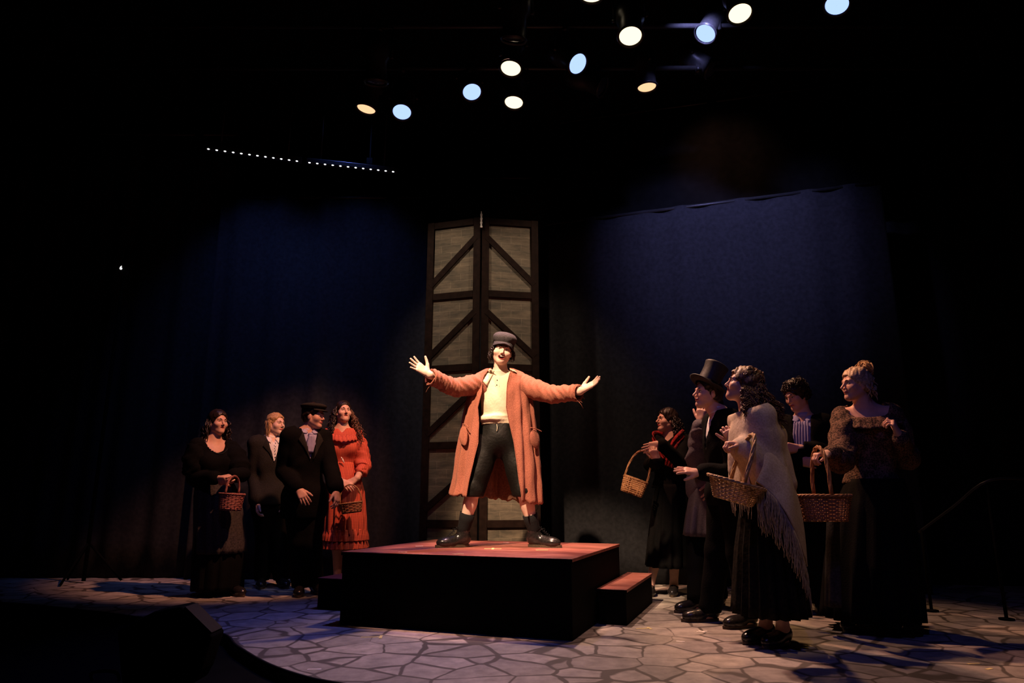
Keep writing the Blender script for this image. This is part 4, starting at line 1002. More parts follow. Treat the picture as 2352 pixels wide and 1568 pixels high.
# flat newsboy cap: puffed crown of eight panels, band, peak
W = pc.W; r_, f_, u_ = pc.hf
mb = MB(); rows = []
for j in range(15):
    t = j / 14; row = []
    for k in range(64):
        a = 2 * math.pi * k / 64; seam = 1 - .025 * (abs(math.cos(4 * a)) ** 12)
        rad = (.094 + .020 * math.sin(min(1, t * 2.4) * math.pi * .5)) * math.cos(max(0, t - .12) / .88 * math.pi / 2) ** .62 * seam if t < 1 else .0005
        z = .068 + .088 * math.sin(t * math.pi / 2)
        x = math.sin(a) * rad * .95; y = -.012 - math.cos(a) * rad * 1.08
        row.append(W(x, y, z + .012 * (-math.cos(a)) * (1 - t) * -1))
    rows.append(row)
mb.grid(rows, close=True); cap = mb.build('cap', M['cap_grey'], pc.root); solid(cap, .004)
mb = MB(); mb.ball(W(0, -.012, .156), .007, n=6); mb.build('cap_button', M['cap_grey'], cap)
rows = []
for j in range(3):
    row = []
    for k in range(65):
        a = 2 * math.pi * k / 64; row.append(W(math.sin(a) * .090, -.012 - math.cos(a) * .101, .050 + j * .014 - .004 * math.cos(a)))
    rows.append(row)
mb = MB(); mb.grid(rows); b_ = mb.build('cap_band', M['black_wool'], cap); solid(b_, .004)
rows = []
for j in range(9):
    t = j / 8; row = []
    for k in range(29):
        a = (k / 28 - .5) * 2.35; rr = 1 + t * .40 * math.cos(a * 1.25) ** .6 if abs(a) < 1.2 else 1
        row.append(W(math.sin(a) * .092 * (1 + t * .06), -.012 + math.cos(a) * .103 * rr, .060 - t * .020 - .020 * t * abs(a) + .004 * math.cos(a)))
    rows.append(row)
mb = MB(); mb.grid(rows); pk = mb.build('cap_peak', M['cap_grey'], cap); solid(pk, .006)
# henley shirt, open-necked undershirt collar
shirt = pc.top('shirt', 'shirt_cream', t=.012, arms=False, zlow=P(1140, 976, YC).z, wr=(.0045, 26, 4), v=[(-.020, -.006, .006), (.0, -.045, .045), (.03, -.058, .058), (.05, -.07, .07)], upneck=.035, coarse=.006, extra=[el(P(1137, 962, YC - .005), (.118, .118, .028), np.eye(3), .02)])
for (px, py) in ((1143, 862), (1142, 873), (1141, 884)):
    p = onpx(shirt, px, py, .001) or P(px, py, YC - .12); mb = MB(); mb.ball(p, (.005, .0035, .005), n=6); mb.build('button', M['leather'], shirt)
mb = MB(); q1 = [onpx(shirt, 1138, y, .0) for y in range(860, 890, 4)]; q2 = [onpx(shirt, 1147, y, .0) for y in range(860, 890, 4)]; mb.tube([q for q in q1 if q], .0018, 6); mb.tube([q for q in q2 if q], .0018, 6); mb.build('placket', M['shirt_cream'], shirt)
# cropped trousers
pr = [el(pc.hip + V(0, 0, .10), (.135, .112, .12), np.eye(3), .06), el(pc.hip + V(0, 0, .0), (.150, .125, .12), np.eye(3), .06)]
for k in (0, 1):
    h = pc.hips2[k] + V(0, 0, -.02); kn = pc.kn[k]; pr += [rc(h, .098, kn, .083, .05), rc(kn, .083, kn.lerp(pc.ank[k][0], .2), .080, .03)]
hemz = P(1090, 1141, YC).z
tr = surf('trousers', pr, M['black_trousers'], pc.root, .009, t=.004, wr=(.007, 24, 9), clips=[plane((0, 0, hemz), (0, 0, -1)), plane((0, 0, P(1140, 972, YC).z), (0, 0, 1))])
mb = MB(); a = P(1141, 974, YC - .128); mb.tube(cr([a, a + V(.004, -.006, -.03), a + V(0, -.006, -.055)], 4), .0025, 6); mb.build('drawstring', M['shirt_cream'], tr)
# socks and laced shoes
for k in (0, 1):
    an = pc.ank[k][0]; kn = pc.kn[k]; d = (kn - an)
    mb = MB(); mb.tube([an - d.normalized() * .02, an + d * .15, an + d * .30, an + d * .455], [.047, .050, .056, .060], 18); mb.build('sock', M['black_sock'], pc.root)
pc.shoes(L=.27, boot=.06, laces=True, z0=PH, w=1.12)
# long open coat
rows = [(848, 1114, 1130, 1171, 1184, .085), (856, 1098, 1120, 1173, 1202, .10), (866, 1087, 1113, 1170, 1216, .115), (884, 1080, 1108, 1166, 1221, .13), (905, 1074, 1108, 1164, 1222, .14), (940, 1068, 1099, 1163, 1225, .145), (975, 1061, 1102, 1170, 1229, .15), (1020, 1054, 1100, 1181, 1233, .165), (1070, 1047, 1089, 1188, 1238, .185), (1110, 1042, 1079, 1192, 1240, .20), (1146, 1037, 1073, 1197, 1241, .215)]
ctr = []; sub = 7; NA = 110; rsn = np.random.RandomState(4); ph = rsn.rand(6) * 6
for i in range((len(rows) - 1) * sub + 1):
    t = i / sub; j = min(int(t), len(rows) - 2); fr = t - j
    A = [rows[j][q] * (1 - fr) + rows[j + 1][q] * fr for q in range(6)]
    oL, eL, eR, oR = [P(A[q], A[0], YC) for q in (1, 2, 3, 4)]; cxx = (oL.x + oR.x) / 2; rx = (oR.x - oL.x) / 2; ry = A[5]
    ta = math.asin(max(-1, min(1, (cxx - eL.x) / rx))); tb = math.asin(max(-1, min(1, (eR.x - cxx) / rx)))
    g = min(1, max(0, (i / sub - 2) / 8)); row = []
    for k in range(NA + 1):
        s_ = k / NA; th = -ta - s_ * (2 * math.pi - ta - tb)
        fo = g * (.020 * math.sin(15 * th + ph[0] + 1.2 * math.sin(2.3 * th)) + .011 * math.sin(27 * th + ph[1] + g)) + .003 * math.sin(9 * th + t * 3 + ph[2])
        ed = min(1, min(s_, 1 - s_) * 12); fo *= (.35 + .65 * ed)
        hemw = (.008 * math.sin(19 * th) + .006 * math.sin(41 * th + 1)) * max(0, g - .92) * 12
        row.append((cxx + math.sin(th) * (rx + fo), YC - math.cos(th) * (ry + fo) , oL.z + hemw + (.0 if g < .9 else -.035 * (g - .9) * 10 * math.sin(th))))
    ctr.append(row)
mb = MB(); mb.grid(ctr); coat = mb.build('coat', [M['coat_rust'], M['coat_lining']], pc.root)
md = coat.modifiers.new('thickness', 'SOLIDIFY'); md.thickness = .008; md.offset = -1; md.material_offset = 1; md.material_offset_rim = 0
for k, (sh, e, wv) in enumerate(pc.arm):
    q = -1 if k == 0 else 1
    st = sh - pc.lat * q * .05 + V(0, 0, -.025); en = wv + (e - wv) * .06 + V(0, 0, -.014)
    sv = sleeve('sleeve', M['coat_rust'], [st, sh + pc.lat * q * .02 + V(0, -.01, -.026), sh.lerp(e, .5) + V(0, 0, -.022), e + V(0, 0, -.018), e.lerp(wv, .5) + V(0, 0, -.014), en], [.088, .090, .082, .072, .064, .058], coat, wr=.0040, n=48, sub=18, freq=62, seed=3 + k, thick=.006)
    dv = (en - e).normalized()
    sleeve('cuff', M['coat_rust'], [en - dv * .055, en - dv * .02, en + dv * .006], [.063, .066, .064], coat, wr=.003, n=32, sub=8, freq=20, seed=9 + k, thick=.008)
    mb = MB(); rs = random.Random(k)
    for i in range(26):
        a = rs.uniform(0, 6.28); u = dv.orthogonal().normalized(); v = dv.cross(u); p = en + (u * math.cos(a) + v * math.sin(a)) * .063; L = rs.uniform(.01, .03)
        mb.tube([p - dv * .01, p + dv * L * .5 + V(0, 0, -.003), p + dv * L + V(rs.uniform(-.01, .01), 0, -.012)], .0012, 4)
    p = en + V(0, 0, -.063); mb.tube([p, p + V(.02 * q, 0, -.025), p + V(.035 * q, 0, -.055)], .0013, 4)
    mb.build('frayed_threads', M['coat_rust'], coat)['kind'] = 'stuff'
# coat shoulders yoke: joins the two sleeves over the back of the neck
yk = [rc(pc.sa + V(-.03, 0, -.045), .082, pc.sb + V(.03, 0, -.045), .082, .05), el(pc.nb + V(0, .035, -.07), (.15, .10, .10), np.eye(3), .05)]
surf('shoulder_yoke', yk, M['coat_rust'], coat, .008, t=.014, wr=(.004, 30, 2), clips=[notv(pc.nb + V(0, -.02, 0), (1, 0, 0), (0, -1, 0), (0, 0, 1), [(-.30, -.10, .10), (-.10, -.105, .095), (-.02, -.075, .075), (.10, -.06, .07)]),
    (lambda x, y, z: ((z - (pc.nb.z + .012))).astype(np.float32))])
# lapels and collar flaps
def flap(pts, m, parent, name, th=.006):
    mb = MB(); n = len(pts); mb.v = [tuple(p) for p in pts]; mb.f = [tuple(range(n))]; mb.mi = [0]; o = mb.build(name, m, parent, smooth=False); solid(o, th, 0); return o
yoke = [o for o in pc.root.children_recursive if o.name.startswith('shoulder_yoke')][0] if hasattr(pc.root, 'children_recursive') else coat
mb = MB(); mb.lathe([(.066, -.03), (.070, .0), (.076, .020)], 30, pc.nb.lerp(pc.W(0, -.03, -.08), .12) + V(0, .012, 0), None, False); o = mb.build('collar_band', M['shirt_cream'], shirt); solid(o, .003)
def pxpatch(name, m, o, quad, parent, off=.006, th=.005, n=8, back=None):
    rows_ = []
    for j in range(n + 1):
        t = j / n; row = []
        for i in range(n + 1):
            s_ = i / n; x = (quad[0][0] * (1 - s_) + quad[1][0] * s_) * (1 - t) + (quad[3][0] * (1 - s_) + quad[2][0] * s_) * t; y = (quad[0][1] * (1 - s_) + quad[1][1] * s_) * (1 - t) + (quad[3][1] * (1 - s_) + quad[2][1] * s_) * t
            h = [q for q in (onpx(oo, x, y, off + .004 * math.sin(math.pi * s_)) for oo in o) if q is not None]
            row.append(min(h, key=lambda q: q.y) if h else P(x, y, YC - .10))
        rows_.append(row)
    mb = MB(); mb.grid(rows_); q = mb.build(name, m, parent); solid(q, th, 0); return q
pxpatch('collar_flap', M['shirt_cream'], [yoke, shirt], [(1125, 846), (1136, 852), (1118, 886), (1106, 872)], shirt)
pxpatch('collar_flap', M['shirt_cream'], [yoke, shirt], [(1171, 846), (1182, 850), (1194, 862), (1178, 872)], shirt)
for side in (0, 1):
    # front facing strip down each opening edge
    ed = [Vector(r[0 if side == 0 else -1]) for r in ctr[10:]]; ins = [Vector(r[5 if side == 0 else -6]) for r in ctr[10:]]
    rws = [[tuple(a + V(0, -.005, 0)) for a in ed], [tuple(a.lerp(b, 1) + V(0, -.006, 0)) for a, b in zip(ed, ins)]]
    mb = MB(); mb.tube([a + V(0, -.002, 0) for a in ed], .0035, 5); mb.build('edge_binding', M['coat_rust'], coat)
# patch pockets, gaping
for (pts, nm) in (([(1062, 974, -.07), (1076, 980, -.13), (1074, 1030, -.14), (1058, 1020, -.11), (1053, 1000, -.09)], 'pocket'), ([(1217, 982, -.13), (1238, 990, -.05), (1240, 1022, -.06), (1232, 1036, -.09), (1214, 1016, -.15)], 'pocket')):
    c3 = sum((P(a, b, YC + c) for a, b, c in pts), Vector()) / len(pts); P3 = [P(a, b, YC + c) for a, b, c in pts]
    mb = MB(); n = len(P3); mb.v = [tuple(p) for p in P3] + [tuple(p.lerp(c3, .45) + V(.006 * (1 if c3.x > 0 else -1), -.010, -.006)) for p in P3] + [tuple(c3 + V(.006 * (1 if c3.x > 0 else -1), -.012, -.008))]
    mb.f = [(i, (i + 1) % n, n + (i + 1) % n, n + i) for i in range(n)] + [(n + i, n + (i + 1) % n, 2 * n) for i in range(n)]; mb.mi = [0] * len(mb.f)
    o = mb.build(nm, M['coat_rust'], coat); solid(o, .005); sm = o.modifiers.new('s', 'SUBSURF'); sm.levels = sm.render_levels = 2
    mb = MB(); mb.tube(cr([P3[0], P3[0].lerp(P3[1], .5) + V(0, -.02, .008), P3[1] + V(.02 if c3.x > 0 else 0, -.02, -.004)], 5), .004, 6); mb.build('pocket_flap', M['coat_rust'], coat)

# ================================================================ LEFT GROUP
def suit(p, m, v, hem, shirt_m='shirt_white', t=.026, coat=.0, build=1.0, wrk=(.0065, 26, 3), tr=True, trm=None, shv=None, name='jacket', openleg=False, hemw=0, trcut=.02):
    sh = p.top('shirt', shirt_m, t=.010, arms=False, zlow=p.waist.z - .05, v=shv or [(-.05, -.003, .003), (.0, -.02, .02), (.05, -.06, .06)], upneck=.025, coarse=.009)
    ex_ = []
    if hem < p.hip.z: ex_ = [el(V(p.hip.x, p.hip.y, (p.hip.z + hem) / 2), (.165 + hemw, .12 + hemw * .5, max(.12, (p.hip.z - hem) / 2 + .10)), np.array([list(p.lat), list(p.bf), [0, 0, 1]]), .08)]
    j = p.top(name, m, t=t, zlow=hem, v=v, wr=wrk, extra=ex_, cuff=.03, armt=1.12)
    if tr: p.trousers('trousers', trm or m, ztop=p.waist.z)
    return sh, j
def collar(p, m, w=.06, h=.05, parent=None, spread=.03, fw=.075):
    q = p.nb.lerp(p.W(0, -.028, -.07), .22); ax = (p.W(0, -.028, -.07) - p.nb).normalized(); R = ax.to_track_quat('Z', 'Y').to_matrix()
    mb = MB(); mb.lathe([(.064, -.03), (.060, .012)], 30, q, R, False); o = mb.build('collar_band', M[m], parent); solid(o, .003)
    for q in (-1, 1):
        patch('collar_flap', M[m], parent, p, [(q * .050, .030), (q * .008, .0), (q * (.018 + spread * .7), -h), (q * (.05 + spread), -.012)], parent, off=.006, th=.004)
def lapels(p, m, parent, d=.135, bottom=-.28, top=.03, w=.05, wid=.055):
    for q in (-1, 1):
        patch('lapel', M[m], parent, p, [(q * .062, .02), (q * .118, -.085), (q * .060, bottom * .62), (q * .012, bottom)], parent, off=.005, th=.005, n=9)

# --- woman in black with small basket, furthest left
Y1 = 6.5
p1 = Person('person in dark low-necked dress with small round basket, furthest left', Y1, (501, 970), (.80, -.60, .06), (.02, 0, 1), (489, 1015), (.72, -.68, 0), sw=.17, build=1.12,
    hips=(490, 1135), knees=[(480, 1250), (510, 1250)], feet=[(478, 1350, Y1 + .1, (.4, -.9, 0)), (536, 1355, Y1 - .02, (.75, -.65, 0))], female=True,
    arms=[dict(e=(446, 1098, -.12), w=(495, 1097, -.30), d=(.85, -.2, -.22), n=(.1, .8, .6), ts=-1, curl=(.45, .5, .4), spread=.3),
          dict(e=(556, 1088, .02), w=(537, 1092, -.24), d=(-.55, -.5, -.15), n=(-.2, .2, -.9), ts=-1, curl=(.9, .9, .5), spread=.2)], skin='skin', hs=.95, mouth=.35)
p1.brows(); p1.scalp('hair_dark', hairline=.07, low=-.09, seed=4, back=.02); p1.locks('hair_dark', 110, .26, wave=.014, r=.0055, a0=-110, a1=110, spread=.016, seed=8)
g = p1.top('dress_bodice', 'black_wool', t=.016, zlow=P(0, 1120, Y1).z, wr=(.006, 24, 2), v=[(-.115, -.005, .005), (-.095, -.06, .06), (-.05, -.085, .085), (.02, -.10, .10)], armt=1.35, upneck=.0, cuff=.02)
mb = MB(); rs = random.Random(1); pts = []
for i in range(36):
    t = i / 35; a = -.088 + .176 * t; z = -.10 + 1.25 * a * a * 8; pts.append(drop(g, p1.nb + p1.lat * a * 1.05 + p1.sp * (-.118 + 7.5 * a * a), -p1.bf, .002) + V(0, 0, .004 * math.sin(i * 2.1)))
mb.tube(pts, .006, 6); mb.build('lace_trim', M['black_sock'], g)
for k in (0, 1):
    sh, e, wv = p1.arm[k]; sleeve('puff_sleeve', M['black_wool'], [sh + V(0, 0, .02), sh.lerp(e, .35), sh.lerp(e, .8), e], [.075, .115, .105, .06], g, wr=.007, n=26, freq=30, seed=k)
rowloft([(452, 532, 1105, Y1, .15), (450, 548, 1140, Y1, .19), (452, 556, 1200, Y1, .22), (455, 560, 1268, Y1, .25)], fold=.014, nf=16, name='overskirt', m=M['apron_grey'], parent=p1.root, seed=3)
rowloft([(460, 540, 1125, Y1, .16), (452, 552, 1200, Y1, .19), (448, 556, 1290, Y1, .23), (446, 552, 1352, Y1, .24)], fold=.012, nf=15, name='underskirt', m=M['black_wool'], parent=p1.root, seed=4)
p1.shoes(L=.24, w=.9)
mb = MB(); mb.tube(cr([p1.W(.070, .0, -.02), p1.W(.062, .040, -.035), p1.W(.045, .068, -.050)], 4), .0022, 6); mb.ball(p1.W(.045, .068, -.050), .005, n=6); mb.build('headset_microphone', M['skin_pale'], p1.root)
basket('small round reddish wicker basket held by the furthest-left woman', P(533, 1134, Y1 - .30), .105, .10, .135, (1, -.2, 0), up=(.05, 0, 1), handle_h=.155, m='wicker_red', taper=.85, rows=9, stakes=20, handle_axis='y', hw=.006, wr=.0055, lip=1.02)

# --- blond man
Y2 = 7.05
p2 = Person('person with chin-length blond hair in a dark suit with open white shirt', Y2, (634, 974), (.88, -.46, .05), (0, 0, 1), (623, 1008), (.62, -.78, 0), sw=.175, build=1.0,
    hips=(620, 1140), knees=[(608, 1235), (640, 1235)], feet=[(602, 1322, Y2, (.3, -.95, 0)), (645, 1322, Y2, (.6, -.8, 0))],
    arms=[dict(e=(584, 1092, -.06), w=(592, 1150, -.14), d=(.10, -.2, -1), n=(.9, .3, 0), ts=1, curl=(.5, .6, .4), spread=.4),
          dict(e=(664, 1090, .1), w=(662, 1150, .0), d=(0, -.2, -1), n=(-.9, .3, 0), ts=-1, curl=(.5, .6, .4), spread=.4)], skin='skin_pale', hs=.95)
p2.brows('hair_brown'); p2.scalp('hair_blond', hairline=.072, low=-.095, seed=9, back=.01, side=-.01); p2.locks('hair_blond', 170, .13, wave=.003, r=.0032, a0=-108, a1=108, spread=.004, seed=4, start=.06, curl=4, out=.006)
s_, j_ = suit(p2, 'charcoal_wool', [(-.24, -.004, .004), (-.05, -.055, .055), (.03, -.075, .075)], P(0, 1158, Y2).z, trm='black_wool')
collar(p2, 'shirt_white', parent=s_); lapels(p2, 'charcoal_wool', j_, bottom=-.24)
mb = MB()
for i in range(5):
    c = p2.nb + p2.bf * .125 - p2.sp * (.05 + i * .035); mb.ball(c, (.005, .004, .005), n=5)
mb.build('shirt_studs', M['charcoal_wool'], s_)
p2.shoes()

# --- man with cap and lavender cravat
Y3 = 6.4
p3 = Person('person in flat cap, long black coat and pale lavender cravat, in the left group', Y3, (721, 955), (.97, -.2, -.04), (.03, 0, 1), (705, 992), (.60, -.80, 0), sw=.182, build=1.02,
    hips=(700, 1140), knees=[(685, 1245), (715, 1250)], feet=[(688, 1350, Y3 + .1, (.25, -.95, 0)), (722, 1350, Y3 + .2, (.6, -.8, 0))],
    arms=[dict(e=(652, 1080, -.04), w=(684, 1121, -.26), d=(.55, -.3, -.65), n=(-.3, .9, -.2), ts=1, curl=(.25, .35, .25), spread=.8),
          dict(e=(760, 1078, .0), w=(773, 1124, -.2), d=(.18, -.3, -.9), n=(-.75, .35, .2), ts=-1, curl=(.35, .55, .4), spread=.8)], skin='skin', hs=.97, jaw=1.04)
p3.brows(); p3.scalp('hair_dark', hairline=.06, low=-.06, seed=3)
s_, j_ = suit(p3, 'black_wool', [(-.26, -.004, .004), (-.05, -.06, .06), (.03, -.08, .08)], P(0, 1190, Y3).z, shirt_m='cravat', t=.03, hemw=.02)
collar(p3, 'cravat', parent=s_, h=.02); lapels(p3, 'charcoal_wool', j_, bottom=-.27)
n = p3.nb; mb = MB(); mb.ball(n + p3.bf * .098 - p3.sp * .03, (.026, .020, .020), n=8)
rows_ = []
for j in range(10):
    t = j / 9; w_ = .018 + .026 * math.sin(min(1, t * 1.3) * 1.9); row = []
    for k in range(9):
        q = k / 8 - .5; row.append(n + p3.bf * (.112 + .018 * math.cos(q * 3) + .004 * math.sin(q * 14)) + p3.lat * q * 2 * w_ - p3.sp * (.035 + .16 * t))
    rows_.append(row)
mb.grid(rows_); cv = mb.build('cravat', M['cravat'], s_); solid(cv, .004)
r_, f_, u_ = p3.hf
mb = MB(); rows_ = []
for j in range(11):
    t = j / 10; row = []
    for k in range(40):
        a = 2 * math.pi * k / 40; rad = (.097 + .020 * math.sin(min(1, t * 2) * 1.7)) * (math.cos(max(0, (t - .3) / .7) * math.pi / 2) ** .75 if t < 1 else .003)
        row.append(p3.W(math.sin(a) * rad * .95, -.012 - math.cos(a) * rad * 1.12, .062 + .062 * math.sin(t * 1.57)))
    rows_.append(row)
mb.grid(rows_, close=True); cp = mb.build('cap', M['charcoal_wool'], p3.root); solid(cp, .004)
rows_ = []
for j in range(6):
    t = j / 5; rows_.append([p3.W(math.sin(a) * .094, -.012 + math.cos(a) * .106 * (1 + .42 * t * max(0, math.cos(a * 1.2)) ** .6), .064 - t * .016) for a in [(k / 20 - .5) * 2.3 for k in range(21)]])
mb = MB(); mb.grid(rows_); pk = mb.build('cap_peak', M['charcoal_wool'], cp); solid(pk, .005)
p3.shoes()

# --- woman in red gingham dress
Y4 = 6.95
p4 = Person('person with long dark curls in red gingham dress with ruffled hem', Y4, (789, 946), (.50, -.84, .16), (.0, 0, 1), (786, 987), (.25, -.97, 0), sw=.155, build=1.02,
    hips=(786, 1120), knees=[(775, 1225), (800, 1225)], feet=[(776, 1312, Y4 + .05, (.2, -.95, 0)), (800, 1318, Y4, (.5, -.85, 0))], female=True,
    arms=[dict(e=(754, 1068, -.06), w=(782, 1104, -.26), d=(.75, -.4, -.42), n=(-.3, .75, -.2), ts=1, curl=(.35, .5, .3), spread=.4),
          dict(e=(838, 1062, .0), w=(820, 1098, -.24), d=(-.62, -.35, -.50), n=(.3, .75, -.2), ts=-1, curl=(.35, .5, .3), spread=.6)], skin='skin', hs=.94, mouth=.25, hand_s=.95)
p4.brows(); p4.scalp('hair_dark', hairline=.068, low=-.09, seed=8, back=.01)
p4.locks('hair_dark', 110, .30, wave=.013, r=.0055, a0=62, a1=115, spread=.02, seed=5, start=.06, curl=20, fall=(.0, -.05, 0))
p4.locks('hair_brown', 150, .36, wave=.016, r=.0042, a0=-125, a1=-55, spread=.04, seed=15, start=.04, curl=24, fall=(.08, -.09, 0), name='hair_curls')  # lit side of the dark curls, its light put into a browner colour
p4.locks('hair_dark', 90, .28, wave=.014, r=.006, a0=-50, a1=60, spread=.02, seed=25, start=.06, curl=18, name='hair_back')
g = p4.top('dress_bodice', 'red_gingham', t=.014, zlow=P(0, 1080, Y4).z, wr=(.004, 30, 2), v=[(-.035, -.003, .003), (.02, -.045, .045)], armt=1.0, upneck=.012, cuff=.07)
n = p4.nb; rows_ = []
for j in range(4):
    rows_.append([n + p4.lat * math.sin(a) * (.125 + .010 * j) + p4.bf * (math.cos(a) * (.085 + .014 * j) + .055) - p4.sp * (.075 + .020 * j - .028 * abs(math.sin(a))) + V(0, .0, .006 * math.sin(a * 22)) for a in [(k / 60 - .5) * 2.7 for k in range(61)]])
mb = MB(); mb.grid(rows_); o = mb.build('yoke_ruffle', M['red_gingham'], g); solid(o, .003)
mb = MB(); c = n + p4.bf * .155 - p4.sp * .30; mb.tube([c, c + p4.lat * .02 - V(0, 0, .04)], [.008, .004], 6); mb.tube([c, c - p4.lat * .015 + V(0, 0, .02)], [.008, .004], 6); mb.build('bow', M['tape_white'], g)
for k in (0, 1):
    sh, e, wv = p4.arm[k]; cf = wv.lerp(e, .25)
    sleeve('puff_sleeve', M['red_gingham'], [sh + V(0, 0, .03), sh.lerp(e, .3), sh.lerp(e, .75) + V(0, 0, -.01), e.lerp(wv, .25) + V(0, 0, -.025), cf.lerp(e, .25), cf], [.060, .080, .078, .075, .046, .042], g, wr=.007, n=28, freq=34, seed=k + 4)
rowloft([(757, 814, 1062, Y4, .115), (752, 824, 1085, Y4, .15), (750, 834, 1130, Y4, .20), (748, 838, 1190, Y4, .23), (748, 838, 1226, Y4, .24)], fold=.016, nf=17, name='skirt', m=M['red_gingham'], parent=p4.root, seed=8)
rowloft([(748, 838, 1214, Y4, .24), (744, 842, 1228, Y4, .26), (743, 843, 1240, Y4, .265)], fold=.016, nf=26, name='skirt_ruffle', m=M['red_gingham'], parent=p4.root, seed=9, foldpow=.4)
rowloft([(747, 839, 1236, Y4, .24), (744, 842, 1248, Y4, .26), (743, 843, 1258, Y4, .265)], fold=.014, nf=26, name='hem_ruffle', m=M['red_gingham'], parent=p4.root, seed=10, foldpow=.4)
p4.shoes(L=.24, w=.9, m='leather')
basket('shallow reddish basket hanging from the hands of the person in the red gingham dress', P(806, 1155, Y4 - .36), .105, .075, .085, (1, -.1, .14), up=(-.14, 0, 1), handle_h=.17, m='wicker_brown', taper=.85, rows=6, stakes=18, handle_axis='x', hw=.004, wr=.0055)

# ================================================================ RIGHT GROUP
# --- woman with red shawl and small basket
Y6 = 6.5
p6 = Person('person with dark wavy hair and red shawl, hand on chest, beside the right-hand step', Y6, (1531, 965), (-.95, -.30, .12), (-.03, 0, 1), (1540, 1004), (-.55, -.83, 0), sw=.155, build=1.0,
    hips=(1538, 1140), knees=[(1515, 1245), (1550, 1245)], feet=[(1494, 1345, Y6, (-.2, -.95, 0)), (1548, 1345, Y6, (-.3, -.9, 0))], female=True,
    arms=[dict(e=(1495, 1068, -.14), w=(1512, 1060, -.36), d=(-.35, -.1, .75), n=(.4, .8, 0), ts=1, curl=(.9, 1.0, .6), spread=.3),
          dict(e=(1562, 1062, -.22), w=(1517, 1018, -.32), d=(-.9, -.15, -.28), n=(0, .95, 0), ts=1, curl=(.15, .3, .2), spread=.4)], skin='skin', hs=.94, nose=1.05)
p6.brows(); p6.scalp('hair_dark', hairline=.065, low=-.09, seed=8, back=.02)
p6.locks('hair_dark', 200, .25, wave=.013, r=.0045, a0=-95, a1=95, spread=.025, seed=12, curl=24, start=.06)
g = p6.top('dress_bodice', 'black_wool', t=.018, zlow=P(0, 1120, Y6).z, wr=(.005, 24, 3), v=[(-.05, -.003, .003), (.0, -.05, .05), (.03, -.06, .06)], armt=1.1, upneck=.01, cuff=.02)
mb = MB()
for i in range(5): # ribbed glove cuff
    pass
# red shawl drawn round the shoulders, ends hanging in front
def ribbon(name, m, path, widths, nrm, parent, th=.006, wob=.006, sub=8, nw=12, seed=0):
    q = cr(path, sub); N = len(q); rows_ = []; rs = random.Random(seed); a0 = rs.uniform(0, 6)
    for i, p in enumerate(q):
        t = (q[min(i + 1, N - 1)] - q[max(i - 1, 0)]).normalized(); s_ = i / (N - 1); nn = lerpl(nrm, s_).normalized() if isinstance(nrm, list) else Vector(nrm).normalized()
        w = t.cross(nn).normalized(); row = []
        for k in range(nw + 1):
            u = k / nw - .5; row.append(p + w * u * lerpl(widths, s_) + nn * (wob * math.sin(u * 20 + a0 + s_ * 5) - .25 * abs(u) ** 2 * lerpl(widths, s_)))
        rows_.append(row)
    mb = MB(); mb.grid(rows_); o = mb.build(name, m, parent); solid(o, th); return o
b = p6.bf; l = p6.lat; n = p6.nb
ribbon('shawl', M['red_shawl'], [n + l * .03 + b * .17 - V(0, 0, .28), n + l * .09 + b * .15 - V(0, 0, .12), n + l * .15 + b * .04 + V(0, 0, -.01), n + l * .06 - b * .11 + V(0, 0, -.02), n - l * .06 - b * .11 + V(0, 0, -.02), n - l * .15 + b * .04 + V(0, 0, -.01), n - l * .10 + b * .16 - V(0, 0, .12), n - l * .03 + b * .18 - V(0, 0, .22)],
       [.10, .12, .15, .16, .16, .14, .10, .08], [b, b, l, -b, -b, -l, b, b], g, seed=3, wob=.010)
rowloft([(1508, 1572, 1112, Y6, .14), (1500, 1580, 1160, Y6, .19), (1492, 1582, 1240, Y6, .23), (1488, 1584, 1300, Y6, .25)], fold=.014, nf=15, name='skirt', m=M['black_wool'], parent=p6.root, seed=13)
p6.shoes(L=.23, w=.85)
mb = MB(); mb.tube(cr([p6.W(-.072, .0, -.02), p6.W(-.064, .035, -.035), p6.W(-.048, .066, -.045)], 4), .0022, 6); mb.ball(p6.W(-.048, .066, -.045), .0045, n=6); mb.build('headset_microphone', M['skin_pale'], p6.root)
basket('small rectangular brown wicker basket, leftmost of the three on the right, tilted on an arm', P(1460, 1101, Y6 - .25), .105, .075, .13, (1, 0, -.32), up=(.36, 0, 1), handle_h=.27, m='wicker_brown', taper=.88, rows=8, stakes=22, handle_axis='x', square=4.0, hw=.006, handle_lean=0, wr=.005)

# --- person in grey coat behind the top-hatted man
Y7 = 5.85
p7 = Person('person in grey tweed coat, hand raised to mouth, half hidden behind the top hat', Y7, (1630, 930), (-.95, -.2, .0), (0, 0, 1), (1640, 975), (-.8, -.6, 0), sw=.165,
    hips=(1625, 1120), knees=[(1605, 1250), (1635, 1255)], feet=[(1602, 1388, Y7 - .25, (-.9, -.4, 0)), (1650, 1370, Y7, (-.9, -.3, 0))],
    arms=[dict(e=(1600, 1062, -.16), w=(1611, 972, -.30), d=(.05, .0, 1), n=(.5, .8, 0), ts=1, curl=(.35, .5, .3), spread=.4),
          dict(e=(1662, 1070, -.05), w=(1640, 1105, -.16), d=(-.4, -.2, -.8), n=(-.3, .9, 0), ts=-1)], skin='skin', hs=.95)
p7.brows(); p7.scalp('hair_dark', low=-.07, seed=6)
s_, j_ = suit(p7, 'grey_tweed', [(-.2, -.004, .004), (.0, -.05, .05), (.03, -.07, .07)], P(0, 1150, Y7).z, t=.028, shirt_m='shirt_white', trm='black_wool', name='coat')
